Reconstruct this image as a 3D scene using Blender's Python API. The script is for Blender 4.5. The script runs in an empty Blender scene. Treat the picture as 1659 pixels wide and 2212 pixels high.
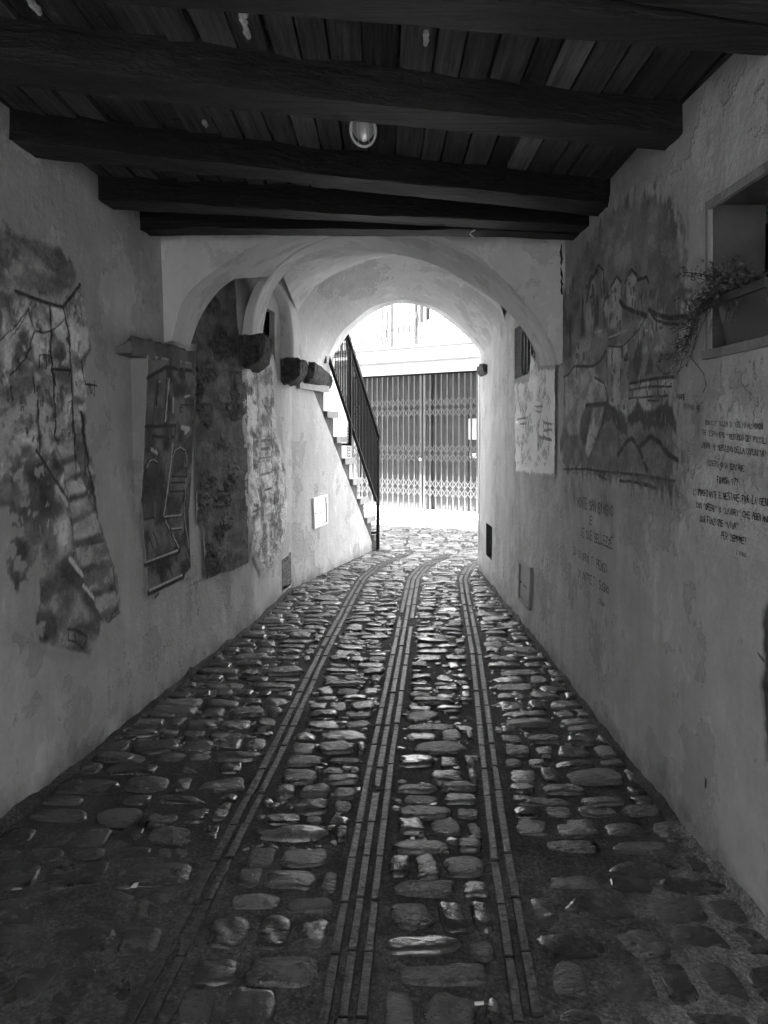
import bpy, math, random
import numpy as np
from mathutils import Vector

random.seed(7)
RNG = np.random.default_rng(11)
F, CX, HY, EYE = 1650.0, 829.5, 940.0, 1.5     # focal length, centre and horizon of the photograph (1659 x 2212), eye height
sc = bpy.context.scene
COL = sc.collection

# ------------------------------------------------------------------ helpers
ORIG = {}
def lin(a, b, t): return a + (b - a) * t

def mk(name, verts, faces, mat, parent=None, label=None, cat=None, group=None, kind=None,
       smooth=False, paint=None, matidx=None, origin=None):
    v = np.asarray(verts, dtype=np.float64).reshape(-1, 3)
    if origin is None:
        lo, hi = v.min(0), v.max(0)
        origin = np.array([(lo[0]+hi[0])/2, (lo[1]+hi[1])/2, lo[2]])
    origin = np.asarray(origin, float)
    me = bpy.data.meshes.new(name)
    vl = v - origin
    if isinstance(faces, np.ndarray):
        n, k = faces.shape
        me.vertices.add(len(vl)); me.vertices.foreach_set('co', vl.astype(np.float32).ravel())
        me.loops.add(n*k); me.loops.foreach_set('vertex_index', faces.astype(np.int32).ravel())
        me.polygons.add(n); me.polygons.foreach_set('loop_start', np.arange(0, n*k, k, dtype=np.int32))
        me.update(calc_edges=True); me.validate()
    else:
        me.from_pydata([tuple(p) for p in vl], [], [tuple(f) for f in faces]); me.update()
    for m in (mat if isinstance(mat, (list, tuple)) else [mat]): me.materials.append(m)
    if matidx is not None: me.polygons.foreach_set('material_index', np.asarray(matidx, dtype=np.int32))
    if smooth: me.polygons.foreach_set('use_smooth', np.ones(len(me.polygons), dtype=bool))
    if paint is not None:
        at = me.attributes.new('paint', 'FLOAT_COLOR', 'POINT')
        at.data.foreach_set('color', np.asarray(paint, dtype=np.float32).ravel())
    o = bpy.data.objects.new(name, me); COL.objects.link(o)
    place(o, origin, parent); tag(o, label, cat, group, kind)
    return o

def place(o, origin, parent):
    ORIG[o.name] = np.asarray(origin, float)
    if parent is not None:
        o.parent = parent; o.location = Vector(ORIG[o.name] - ORIG[parent.name])
    else: o.location = Vector(origin)

def tag(o, label=None, cat=None, group=None, kind=None):
    if label: o['label'] = label
    if cat: o['category'] = cat
    if group: o['group'] = group
    if kind: o['kind'] = kind

def empty(name, origin, label=None, cat=None, group=None, parent=None):
    o = bpy.data.objects.new(name, None); COL.objects.link(o); o.empty_display_size = .1
    place(o, origin, parent); tag(o, label, cat, group)
    return o

class MB:
    """collects simple shapes into one mesh"""
    def __init__(s): s.v = []; s.f = []
    def add(s, v, f):
        b = len(s.v); s.v += [tuple(p) for p in v]; s.f += [tuple(i+b for i in q) for q in f]
    def hexa(s, p):                      # 8 points: bottom loop then top loop
        s.add(p, [(3,2,1,0),(4,5,6,7),(0,1,5,4),(1,2,6,5),(2,3,7,6),(3,0,4,7)])
    def box(s, x0, x1, y0, y1, z0, z1):
        s.hexa([(x0,y0,z0),(x1,y0,z0),(x1,y1,z0),(x0,y1,z0),(x0,y0,z1),(x1,y0,z1),(x1,y1,z1),(x0,y1,z1)])
    def prism(s, poly, z0, z1):
        n = len(poly); v = [(x,y,z0) for x,y in poly] + [(x,y,z1) for x,y in poly]
        f = [tuple(range(n-1,-1,-1)), tuple(range(n,2*n))] + [(i,(i+1)%n,n+(i+1)%n,n+i) for i in range(n)]
        s.add(v, f)
    def tube(s, pts, r, n=6, caps=True):
        pts = [Vector(p) for p in pts]; rr = r if isinstance(r, (list,tuple)) else [r]*len(pts)
        up = Vector((0,0,1)); v = []; f = []
        for i, p in enumerate(pts):
            t = (pts[min(i+1,len(pts)-1)] - pts[max(i-1,0)]).normalized()
            a = t.cross(up if abs(t.z) < .9 else Vector((1,0,0))).normalized(); b = t.cross(a)
            for k in range(n):
                g = 2*math.pi*k/n; v.append(p + (a*math.cos(g) + b*math.sin(g))*rr[i])
        for i in range(len(pts)-1):
            for k in range(n): f.append((i*n+k, i*n+(k+1)%n, (i+1)*n+(k+1)%n, (i+1)*n+k))
        if caps: f += [tuple(range(n-1,-1,-1)), tuple((len(pts)-1)*n+k for k in range(n))]
        s.add(v, f)
    def bar(s, a, b, w, d, side):        # rectangular bar from a to b; side = direction of width
        a, b = Vector(a), Vector(b); t = (b-a).normalized(); sd = Vector(side); sd = (sd - t*sd.dot(t)).normalized()
        q = t.cross(sd); p = []
        for e in (a, b):
            p += [e - sd*w/2 - q*d/2, e + sd*w/2 - q*d/2, e + sd*w/2 + q*d/2, e - sd*w/2 + q*d/2]
        s.hexa(p)
    def build(s, name, mat, parent=None, **k): return mk(name, s.v, s.f, mat, parent, **k)

def grid_faces(nu, nv, keep=None):
    i = np.arange(nu*nv).reshape(nv, nu)
    q = np.stack([i[:-1,:-1], i[:-1,1:], i[1:,1:], i[1:,:-1]], -1).reshape(-1,4)
    return q if keep is None else q[keep.ravel()]

def vnoise(ny, nx, cy, cx, seed):
    r = np.random.default_rng(seed)
    gy, gx = int(ny/cy)+3, int(nx/cx)+3
    g = r.random((gy, gx))
    y = np.arange(ny)/cy; x = np.arange(nx)/cx
    yi, xi = y.astype(int), x.astype(int); fy = y-yi; fx = x-xi
    fy = (fy*fy*(3-2*fy))[:,None]; fx = (fx*fx*(3-2*fx))[None,:]
    a = g[yi][:,xi]; b = g[yi][:,xi+1]; c = g[yi+1][:,xi]; d = g[yi+1][:,xi+1]
    return (a*(1-fx)+b*fx)*(1-fy) + (c*(1-fx)+d*fx)*fy
def fbm(ny, nx, cy, cx, seed, n=3):
    s = 0; a = 1; t = 0
    for k in range(n):
        s = s + a*vnoise(ny, nx, max(1.01,cy/2**k), max(1.01,cx/2**k), seed+17*k); t += a; a *= .55
    return s/t

# ------------------------------------------------------------------ materials (all grey: the place is shown in black and white)
def newmat(name):
    m = bpy.data.materials.new(name); m.use_nodes = True
    nt = m.node_tree; nt.nodes.clear()
    out = nt.nodes.new('ShaderNodeOutputMaterial'); b = nt.nodes.new('ShaderNodeBsdfPrincipled')
    nt.links.new(b.outputs[0], out.inputs[0])
    return m, nt, b
def N(nt, typ, **kw):
    n = nt.nodes.new(typ)
    for k, v in kw.items():
        if k.startswith('i_'):
            key = k[2:]; n.inputs[int(key) if key.isdigit() else key].default_value = v
        else: setattr(n, k, v)
    return n
def noise(nt, vec, scale, detail=4, rough=.55, sc3=None):
    if sc3 is not None:
        mp = N(nt, 'ShaderNodeMapping'); mp.inputs['Scale'].default_value = sc3
        nt.links.new(vec, mp.inputs[0]); vec = mp.outputs[0]
    n = N(nt, 'ShaderNodeTexNoise'); n.inputs['Scale'].default_value = scale
    n.inputs['Detail'].default_value = detail; n.inputs['Roughness'].default_value = rough
    nt.links.new(vec, n.inputs['Vector']); return n.outputs[0]
def mrange(nt, val, a, b, c, d, clamp=True):
    n = N(nt, 'ShaderNodeMapRange'); n.clamp = clamp
    for i, x in zip((1,2,3,4), (a,b,c,d)): n.inputs[i].default_value = x
    nt.links.new(val, n.inputs[0]); return n.outputs[0]
def mth(nt, op, a, b=None, clamp=False):
    n = N(nt, 'ShaderNodeMath', operation=op); n.use_clamp = clamp
    for i, x in enumerate((a, b)):
        if x is None: continue
        if isinstance(x, (int, float)): n.inputs[i].default_value = x
        else: nt.links.new(x, n.inputs[i])
    return n.outputs[0]
def mixf(nt, fac, a, b):
    n = N(nt, 'ShaderNodeMix'); n.data_type = 'FLOAT'
    for i, x in zip((0,2,3), (fac,a,b)):
        if isinstance(x, (int,float)): n.inputs[i].default_value = x
        else: nt.links.new(x, n.inputs[i])
    return n.outputs[0]
def bump(nt, h, dist, strength=1.0, prev=None):
    n = N(nt, 'ShaderNodeBump'); n.inputs['Distance'].default_value = dist; n.inputs['Strength'].default_value = strength
    nt.links.new(h, n.inputs['Height'])
    if prev is not None: nt.links.new(prev, n.inputs['Normal'])
    return n.outputs[0]
def pos(nt): return N(nt, 'ShaderNodeNewGeometry').outputs['Position']
def objc(nt): return N(nt, 'ShaderNodeTexCoord').outputs['Object']

def plaster(name, base, painted=False, contrast=1.0, rough_bump=1.0, relief=.004):
    m, nt, b = newmat(name); p = pos(nt)
    big = noise(nt, p, .9, 3); mid = noise(nt, p, 4.5, 5, .6); fine = noise(nt, p, 38, 4, .6)
    streak = noise(nt, p, 1.0, 4, .6, (7, 7, .9))
    s = mrange(nt, big, .3, .7, 1-.10*contrast, 1+.10*contrast)
    s = mth(nt, 'MULTIPLY', s, mrange(nt, mid, .3, .7, 1-.11*contrast, 1+.10*contrast))
    s = mth(nt, 'MULTIPLY', s, mrange(nt, streak, .3, .72, 1+.06*contrast, 1-.11*contrast))
    s = mth(nt, 'MULTIPLY', s, mrange(nt, fine, .35, .7, 1.03, .95))
    # small chips and scuffs
    v = N(nt, 'ShaderNodeTexVoronoi'); v.inputs['Scale'].default_value = 5.5
    mp = N(nt, 'ShaderNodeMapping'); mp.inputs['Scale'].default_value = (1,1,.6); nt.links.new(p, mp.inputs[0]); nt.links.new(mp.outputs[0], v.inputs['Vector'])
    chip = mth(nt, 'MULTIPLY', mrange(nt, v.outputs['Distance'], .03, .05, 1, 0), mrange(nt, mid, .52, .6, 0, 1))
    s = mth(nt, 'MULTIPLY', s, mixf(nt, chip, 1.0, .62))
    skim = mrange(nt, noise(nt, p, 1.7, 7, .68), .535, .55, 1.0, .83 if contrast > .5 else .95)
    s = mth(nt, 'MULTIPLY', s, skim)
    skim2 = mrange(nt, noise(nt, p, 3.1, 7, .7, (1.3,1.3,.8)), .59, .61, 1.0, 1.15)
    s = mth(nt, 'MULTIPLY', s, skim2)
    # damp, dirty foot of the wall
    sx = N(nt, 'ShaderNodeSeparateXYZ'); nt.links.new(p, sx.inputs[0])
    foot = mrange(nt, mth(nt, 'ADD', sx.outputs[2], mth(nt, 'MULTIPLY', noise(nt, p, 5, 7, .7), -.55)), -.27, -.14, 1, 0)
    s = mth(nt, 'MULTIPLY', s, mixf(nt, foot, 1.0, .62))
    col = mth(nt, 'MULTIPLY', s, base)
    if painted:
        a = N(nt, 'ShaderNodeAttribute', attribute_name='paint')
        bw = N(nt, 'ShaderNodeSeparateColor'); nt.links.new(a.outputs['Color'], bw.inputs[0])
        pv = mth(nt, 'MULTIPLY', bw.outputs[0], mrange(nt, noise(nt, p, 60, 4, .7), .25, .75, .72, 1.28))
        col = mixf(nt, a.outputs['Alpha'], col, pv)
    cc = N(nt, 'ShaderNodeCombineColor')
    for i in range(3): nt.links.new(col, cc.inputs[i])
    nt.links.new(cc.outputs[0], b.inputs['Base Color'])
    b.inputs['Roughness'].default_value = .85; b.inputs['Specular IOR Level'].default_value = .25
    h = mth(nt, 'ADD', mth(nt, 'ADD', mth(nt, 'MULTIPLY', mid, .8), mth(nt, 'MULTIPLY', fine, .22)), mth(nt, 'MULTIPLY', skim, .9))
    nb = bump(nt, h, .022*rough_bump)
    if painted:
        hh = mth(nt, 'MULTIPLY', mth(nt, 'ADD', bw.outputs[1], mth(nt, 'MULTIPLY', noise(nt, p, 90, 3, .7), .5)), a.outputs['Alpha'])
        nb = bump(nt, hh, relief, 1.0, nb)
    nt.links.new(nb, b.inputs['Normal'])
    return m

def simple(name, base, rough=.7, var=.25, scale=12, spec=.4, bmp=.003, metal=0.0, sc3=None, obj=False):
    m, nt, b = newmat(name); p = objc(nt) if obj else pos(nt)
    n = noise(nt, p, scale, 5, .6, sc3)
    col = mrange(nt, n, .3, .7, base*(1-var), base*(1+var))
    cc = N(nt, 'ShaderNodeCombineColor')
    for i in range(3): nt.links.new(col, cc.inputs[i])
    nt.links.new(cc.outputs[0], b.inputs['Base Color'])
    b.inputs['Roughness'].default_value = rough; b.inputs['Specular IOR Level'].default_value = spec
    b.inputs['Metallic'].default_value = metal
    if bmp: nt.links.new(bump(nt, n, bmp), b.inputs['Normal'])
    return m

def wood(name, base, axis='x', rough=.6):
    m, nt, b = newmat(name); p = pos(nt)
    s3 = (1.2, 26, 26) if axis == 'x' else (30, 1.3, 30)
    g = noise(nt, p, 1.6, 6, .62, s3); big = noise(nt, p, 2.6, 4, .6); sp = noise(nt, p, 16, 5, .7, (.6,1.6,1.6) if axis=='x' else (1.6,.5,1.6))
    oi = N(nt, 'ShaderNodeAttribute', attribute_name='paint')
    tone = N(nt, 'ShaderNodeSeparateColor'); nt.links.new(oi.outputs['Color'], tone.inputs[0])
    c = mth(nt, 'MULTIPLY', mrange(nt, g, .3, .7, .45, 1.5), mrange(nt, big, .3, .7, .65, 1.35))
    c = mth(nt, 'MULTIPLY', c, tone.outputs[0])
    c = mth(nt, 'MULTIPLY', c, base)
    # pale scuffs: whitewash and dust on the old timber
    sc_ = mth(nt, 'MULTIPLY', mrange(nt, sp, .58, .72, 0, 1), mrange(nt, g, .42, .6, 0, 1))
    c = mixf(nt, mth(nt, 'MULTIPLY', sc_, .7), c, base*3.0)
    cc = N(nt, 'ShaderNodeCombineColor')
    for i in range(3): nt.links.new(c, cc.inputs[i])
    nt.links.new(cc.outputs[0], b.inputs['Base Color'])
    b.inputs['Roughness'].default_value = rough; b.inputs['Specular IOR Level'].default_value = .35
    nt.links.new(bump(nt, mth(nt, 'ADD', g, mth(nt,'MULTIPLY',sp,.5)), .02), b.inputs['Normal'])
    return m

def cobble_mat():
    m, nt, b = newmat('worn_cobble'); p = pos(nt)
    a = N(nt, 'ShaderNodeAttribute', attribute_name='paint'); t = N(nt, 'ShaderNodeSeparateColor'); nt.links.new(a.outputs['Color'], t.inputs[0])
    n1 = noise(nt, p, 14, 5, .65); n2 = noise(nt, p, 70, 4, .7)
    c = mth(nt, 'MULTIPLY', mrange(nt, n1, .3, .72, .75, 1.3), t.outputs[0])
    c = mth(nt, 'MULTIPLY', c, mrange(nt, n2, .3, .7, .65, 1.4))
    # mortar smeared over the lower, worn stones
    dirt = mth(nt, 'MULTIPLY', mrange(nt, noise(nt, p, 22, 5, .7), .5, .6, 0, 1), t.outputs[1])
    c = mixf(nt, dirt, c, .08)
    cc = N(nt, 'ShaderNodeCombineColor')
    for i in range(3): nt.links.new(c, cc.inputs[i])
    nt.links.new(cc.outputs[0], b.inputs['Base Color'])
    r = mth(nt, 'ADD', mrange(nt, n1, .3, .7, .10, .25), mth(nt, 'MULTIPLY', dirt, .4))
    nt.links.new(r, b.inputs['Roughness']); b.inputs['Specular IOR Level'].default_value = .95
    # pits: blue channel says how pitted this stone is
    v = N(nt, 'ShaderNodeTexVoronoi'); v.inputs['Scale'].default_value = 46
    mp = N(nt, 'ShaderNodeMapping'); mp.inputs['Scale'].default_value = (.6,1.1,1); nt.links.new(p, mp.inputs[0]); nt.links.new(mp.outputs[0], v.inputs['Vector'])
    pit = mth(nt, 'MULTIPLY', mrange(nt, v.outputs['Distance'], .12, .42, 0, 1), t.outputs[2])
    rid = mth(nt, 'MULTIPLY', noise(nt, p, 30, 6, .75, (.8,1.3,1)), mth(nt, 'MULTIPLY', t.outputs[2], 1.4))
    h = mth(nt, 'ADD', mth(nt, 'ADD', mth(nt, 'MULTIPLY', pit, .5), rid), mth(nt, 'MULTIPLY', n1, .5))
    nt.links.new(bump(nt, h, .008), b.inputs['Normal'])
    return m

def mortar_mat():
    m, nt, b = newmat('paving_mortar'); p = pos(nt)
    n0 = noise(nt, p, 2.2, 4, .6); n1 = noise(nt, p, 11, 6, .7); n2 = noise(nt, p, 75, 4, .75)
    vo = N(nt, 'ShaderNodeTexVoronoi'); vo.inputs['Scale'].default_value = 120; nt.links.new(p, vo.inputs['Vector'])
    vc = N(nt, 'ShaderNodeSeparateColor'); nt.links.new(vo.outputs['Color'], vc.inputs[0])
    c = mth(nt, 'MULTIPLY', mrange(nt, n1, .3, .7, .45, 1.55), mrange(nt, n2, .3, .7, .45, 1.6))
    c = mth(nt, 'MULTIPLY', c, mrange(nt, vc.outputs[0], 0, 1, .6, 1.5))
    c = mth(nt, 'MULTIPLY', c, mrange(nt, n0, .3, .7, .75, 1.25))
    sx = N(nt, 'ShaderNodeSeparateXYZ'); nt.links.new(p, sx.inputs[0])
    # newer, paler pointing patched in near the right wall
    q = mth(nt, 'ADD', mth(nt, 'ADD', mth(nt, 'MULTIPLY', sx.outputs[0], 1.0), mth(nt, 'MULTIPLY', sx.outputs[1], -.55)), mth(nt, 'MULTIPLY', n0, 1.1))
    patch = mrange(nt, q, -.02, .28, 0, 1)
    q2 = mth(nt, 'ADD', mth(nt, 'MULTIPLY', sx.outputs[1], -1), mth(nt, 'MULTIPLY', n1, 1.2)); patch2 = mrange(nt, q2, -2.3, -1.7, 0, 1)
    c = mth(nt, 'MULTIPLY', c, mth(nt, 'ADD', mth(nt, 'ADD', mth(nt, 'MULTIPLY', patch, .12), mth(nt, 'MULTIPLY', patch2, .04)), .055))
    cc = N(nt, 'ShaderNodeCombineColor')
    for i in range(3): nt.links.new(c, cc.inputs[i])
    nt.links.new(cc.outputs[0], b.inputs['Base Color'])
    b.inputs['Roughness'].default_value = .8; b.inputs['Specular IOR Level'].default_value = .3
    n3 = noise(nt, p, 190, 3, .7)
    nt.links.new(bump(nt, mth(nt, 'ADD', mth(nt, 'ADD', n1, mth(nt, 'MULTIPLY', n2, .45)), mth(nt, 'MULTIPLY', n3, .12)), .022), b.inputs['Normal'])
    return m

WALL = .54
M = dict(
    wall=plaster('lime_plaster', WALL), paint=plaster('painted_plaster', WALL, True),
    vault=plaster('vault_plaster', .66, contrast=.6, rough_bump=.8),
    relief=plaster('relief_plaster', WALL, True, relief=.02),
    stone=simple('rough_stone', .065, .85, .75, 20, .2, .05), lintel=plaster('stone_lintel', .15, contrast=1.8, rough_bump=1.6),
    beam=wood('beam_wood', .015), plank=wood('plank_wood', .09, 'y'),
    cobble=cobble_mat(), mortar=mortar_mat(), brick=simple('strip_brick', .032, .34, .6, 30, .6, .012),
    iron=simple('black_iron', .008, .6, .3, 40, .15, .001), balc=simple('balcony_iron', .045, .5, .2, 30), gate=simple('galvanised_steel', .115, .45, .2, 30, .5, .001, .3),
    facade=plaster('white_facade', .78, contrast=.35), slab=simple('white_slab', .75, .8, .06, 8),
    shop=simple('shop_panel', .06, .6, .25, 5), shopdark=simple('shop_panel_dark', .05, .5, .3, 6),
    marble=simple('step_marble', .26, .5, .2, 9), stepwall=plaster('step_plaster', .12, contrast=1.6),
    ink=simple('black_paint', .02, .8, .4, 60, .2, 0), fadedink=simple('faded_paint', .10, .85, .4, 60, .2, 0),
    cab=simple('white_enamel', .86, .18, .03, 6, .6, .001), cab2=simple('grey_enamel', .3, .5, .1, 8, .4, .001),
    dark=simple('dark_void', .012, .9, .2, 10), grille=simple('window_steel', .12, .5, .3, 30),
    lampwhite=simple('lamp_plastic', .8, .4, .05, 20), pot=simple('planter_plastic', .06, .5, .12, 9, .4, .001),
    twig=simple('dry_twig', .05, .8, .3, 50), leaf=simple('small_leaf', .09, .7, .4, 40),
    paper=simple('paper', .72, .8, .06, 20), frame=plaster('window_surround', .3, contrast=.8),
    soil=simple('soil', .03, .9, .4, 40), shutter=simple('shutter_board', .17, .6, .2, 12), filter=simple('cigarette_paper', .7, .8, .1, 60),
    tile=simple('roof_tile', .25, .8, .3, 8),
)
def glassmat():
    m, nt, b = newmat('frosted_glass')
    b.inputs['Base Color'].default_value = (.6,.6,.6,1); b.inputs['Roughness'].default_value = .3
    b.inputs['Transmission Weight'].default_value = .12; return m
M['glass'] = glassmat()

# ------------------------------------------------------------------ camera, sky, sun
cam = bpy.data.cameras.new('camera'); co = bpy.data.objects.new('camera', cam); COL.objects.link(co)
co.location = (0, 0, EYE); co.rotation_euler = (math.radians(90), 0, 0)
cam.sensor_fit = 'VERTICAL'; cam.sensor_height = 24; cam.lens = 24*F/2212
cam.shift_y = (HY - 1106)/2212 ; cam.clip_end = 500; cam.clip_start = .05
sc.camera = co

SUN_EL, SUN_AZ = math.radians(66), (-.84, -.54)         # towards the sun, on plan
w = bpy.data.worlds.new('World'); sc.world = w; w.use_nodes = True
nt = w.node_tree; nt.nodes.clear()
sky = nt.nodes.new('ShaderNodeTexSky'); sky.sky_type = 'NISHITA'; sky.sun_disc = False
sky.sun_elevation = SUN_EL; sky.sun_rotation = math.atan2(SUN_AZ[0], SUN_AZ[1])
bw = nt.nodes.new('ShaderNodeRGBToBW'); bg = nt.nodes.new('ShaderNodeBackground'); wo = nt.nodes.new('ShaderNodeOutputWorld')
nt.links.new(sky.outputs[0], bw.inputs[0]); nt.links.new(bw.outputs[0], bg.inputs[0]); nt.links.new(bg.outputs[0], wo.inputs[0])
bg.inputs[1].default_value = .15
sl = bpy.data.lights.new('sun', 'SUN'); sl.energy = 5; sl.angle = math.radians(.5); sl.color = (1, 1, 1)
so = bpy.data.objects.new('sun', sl); COL.objects.link(so); so.location = (-6, -4, 20)
d = Vector((-SUN_AZ[0]*math.cos(SUN_EL), -SUN_AZ[1]*math.cos(SUN_EL), -math.sin(SUN_EL)))
so.rotation_euler = d.to_track_quat('-Z', 'Y').to_euler()
sc.view_settings.view_transform = 'Standard'; sc.view_settings.look = 'None'
sc.view_settings.exposure = EXPOSURE = 3.65; sc.view_settings.gamma = 1
sc.cycles.max_bounces = 14; sc.cycles.diffuse_bounces = 10; sc.cycles.glossy_bounces = 5
sc.cycles.use_denoising = True
sc.cycles.sample_clamp_indirect = 12
sc.cycles.caustics_reflective = True

# ------------------------------------------------------------------ plan of the passage
LY = [-2, 1.5, 2.2, 2.91, 3.8, 5.01, 5.96, 7.45, 8.6]
LX = [-1.66, -1.60, -1.53, -1.464, -1.347, -1.187, -1.04, -.90, -.80]
LL = [0, 0, 0, .0, .045, .11, .06, .0, 0]
def XL(y, z): return np.interp(y, LY, LX) - np.interp(y, LY, LL)*np.clip(z/2.65, 0, 1.1)
def XR(y, z): return np.interp(y, [-2, 1.5, 2.3, 2.84, 3.77, 4.87, 6.17, 8.39, 9], [1.2, 1.18, 1.159, 1.135, 1.115, 1.11, 1.09, 1.05, 1.04]) + .012*np.clip(z/2.65, 0, 1)
def KM(px, py): return (px-CX)/F, (HY-py)/F
def onwall(px, py, fn):
    k, m = KM(px, py); sgn = 1 if fn is XR else -1
    lo, hi = .5, 12.0
    for _ in range(50):
        y = (lo+hi)/2
        if sgn*(k*y - float(fn(y, EYE+m*y))) < 0: lo = y
        else: hi = y
    return y, EYE + m*y
def at(px, py, y): k, m = KM(px, py); return np.array([k*y, y, EYE+m*y])
def floorpt(px, py): y = F*EYE/(py-HY); return (px-CX)/F*y, y
def onplane(px, py, a, b):               # vertical plane X = a + b*... given as Y = a + b X
    k, m = KM(px, py); y = a/(1-b*k); return np.array([k*y, y, EYE+m*y])

def resample(pts, n):
    p = np.asarray(pts, float)
    # Catmull-Rom densify, then even arc length
    q = np.vstack([2*p[0]-p[1], p, 2*p[-1]-p[-2]]); out = []
    for i in range(1, len(q)-2):
        for t in np.linspace(0, 1, 12, endpoint=False):
            a, b, c, e = q[i-1], q[i], q[i+1], q[i+2]
            out.append(.5*((2*b) + (c-a)*t + (2*a-5*b+4*c-e)*t*t + (3*b-a-3*c+e)*t**3))
    out.append(p[-1]); o = np.array(out)
    s = np.r_[0, np.cumsum(np.linalg.norm(np.diff(o, axis=0), axis=1))]
    u = np.linspace(0, s[-1], n)
    return np.stack([np.interp(u, s, o[:,k]) for k in range(3)], 1)

def loft(curves, per=6, wob=.004, seed=1):
    """surface through a list of equally sampled curves (straight between them)"""
    n = len(curves[0]); rows = []
    for a, b in zip(curves[:-1], curves[1:]):
        for t in np.linspace(0, 1, per, endpoint=False): rows.append(a + (b-a)*t)
    rows.append(curves[-1]); g = np.array(rows)
    nz = fbm(g.shape[0], n, 3, 9, seed, 2) - .5
    g[1:-1,1:-1,2] += nz[1:-1,1:-1]*wob*2; g[1:-1,1:-1,0] += nz[1:-1,1:-1]*wob
    return g.reshape(-1,3), grid_faces(n, g.shape[0])

# ------------------------------------------------------------------ ground and paving
def strip_x(py):                                        # centre lines of the three brick strips, as y -> x
    pass
SY = [1.0, 1.947, 2.717, 3.434, 5.26, 7.0, 8.0]
S_L = [-.63, -.625, -.568, -.52, -.42, -.30, -.225]
S_C = [-.16, -.106, -.062, -.0187, .112, .235, .31]
S_R = [.33, .369, .415, .475, .633, .75, .825]
TURN = [(8.0, 0), (8.7, .14), (9.6, .50), (10.6, 1.05), (12, 1.85)]
def sx_(S, y):
    y = np.asarray(y, float)
    return np.where(y <= 8, np.interp(y, SY, S), S[-1] + np.interp(y, [t[0] for t in TURN], [t[1] for t in TURN]))

# mortar bed: a fine sheet inside the passage, a coarse one beyond
ys = np.r_[np.linspace(-3, 1.2, 22), np.linspace(1.25, 6, 260), np.linspace(6.03, 16, 200)]
xs = np.linspace(-2.2, 3.4, 190)
gx, gy = np.meshgrid(xs, ys)
gz = (fbm(len(ys), len(xs), 14, 8, 5, 3)-.5)*.011 + .0015
hx, hy = floorpt(285, 1778)
dd = np.hypot((gx-hx)/1.4, (gy-hy)/.75); gz -= .085*np.exp(-(dd/.058)**4)
mk('ground', np.stack([gx, gy, gz], -1).reshape(-1,3), grid_faces(len(xs), len(ys)), M['mortar'], kind='structure', smooth=True)
g = MB(); R = 90
for x0,x1,y0,y1 in ((-R,-2.2,-R,R),(3.4,R,-R,R),(-2.2,3.4,-R,-3),(-2.2,3.4,16,R)):
    g.add([(x0,y0,-.004),(x1,y0,-.004),(x1,y1,-.004),(x0,y1,-.004)], [(0,1,2,3)])
g.build('terrain', M['mortar'], kind='structure')

SV, SF, SP = [], [], []; sbase = 0
RINGS = np.array([0, .38, .62, .8, .91, .98, 1.03]); NS = 20
def add_stone(cx, cy, wx, wy, h, zoff, tone, dirt, pit, rot, rng):
    global sbase
    th = np.linspace(0, 2*np.pi, NS, endpoint=False)
    e = rng.uniform(3.0, 5.5)
    rad = (np.abs(np.cos(th))**e + np.abs(np.sin(th))**e)**(-1/e)
    lump = 1 + sum(rng.uniform(-.055,.055)*np.cos(k*th + rng.uniform(0,6.28)) for k in (2,3,4,5,7))
    rad = rad*lump
    cr, sr = math.cos(rot), math.sin(rot)
    tilt = rng.normal(0, .045, 2); ph = rng.uniform(0, 6.28, 4)
    V = []
    for r in RINGS:
        x = rad*np.cos(th)*r*wx/2; y = rad*np.sin(th)*r*wy/2
        prof = h*(1 - .20*r**2 - .55*r**9) - (0.016 if r > 1 else (.006 if r > .95 else 0))
        z = prof + zoff + x*tilt[0] + y*tilt[1] + .0034*np.sin(x*26+ph[0])*np.sin(y*30+ph[1]) + .0012*np.sin(x*80+ph[2]+y*50)*(r<1)
        V.append(np.stack([cx + x*cr - y*sr, cy + x*sr + y*cr, z], 1))
    V = np.concatenate(V)
    nr = len(RINGS); f = []
    i = np.arange(NS); j = (i+1) % NS
    for k in range(nr-1): f.append(np.stack([k*NS+i, k*NS+j, (k+1)*NS+j, (k+1)*NS+i], 1)[:, ::-1])
    f = np.concatenate(f[0:])
    SV.append(V); SF.append(f+sbase); sbase += len(V)
    SP.append(np.tile([tone, dirt, pit, 1], (len(V),1)))

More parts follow.
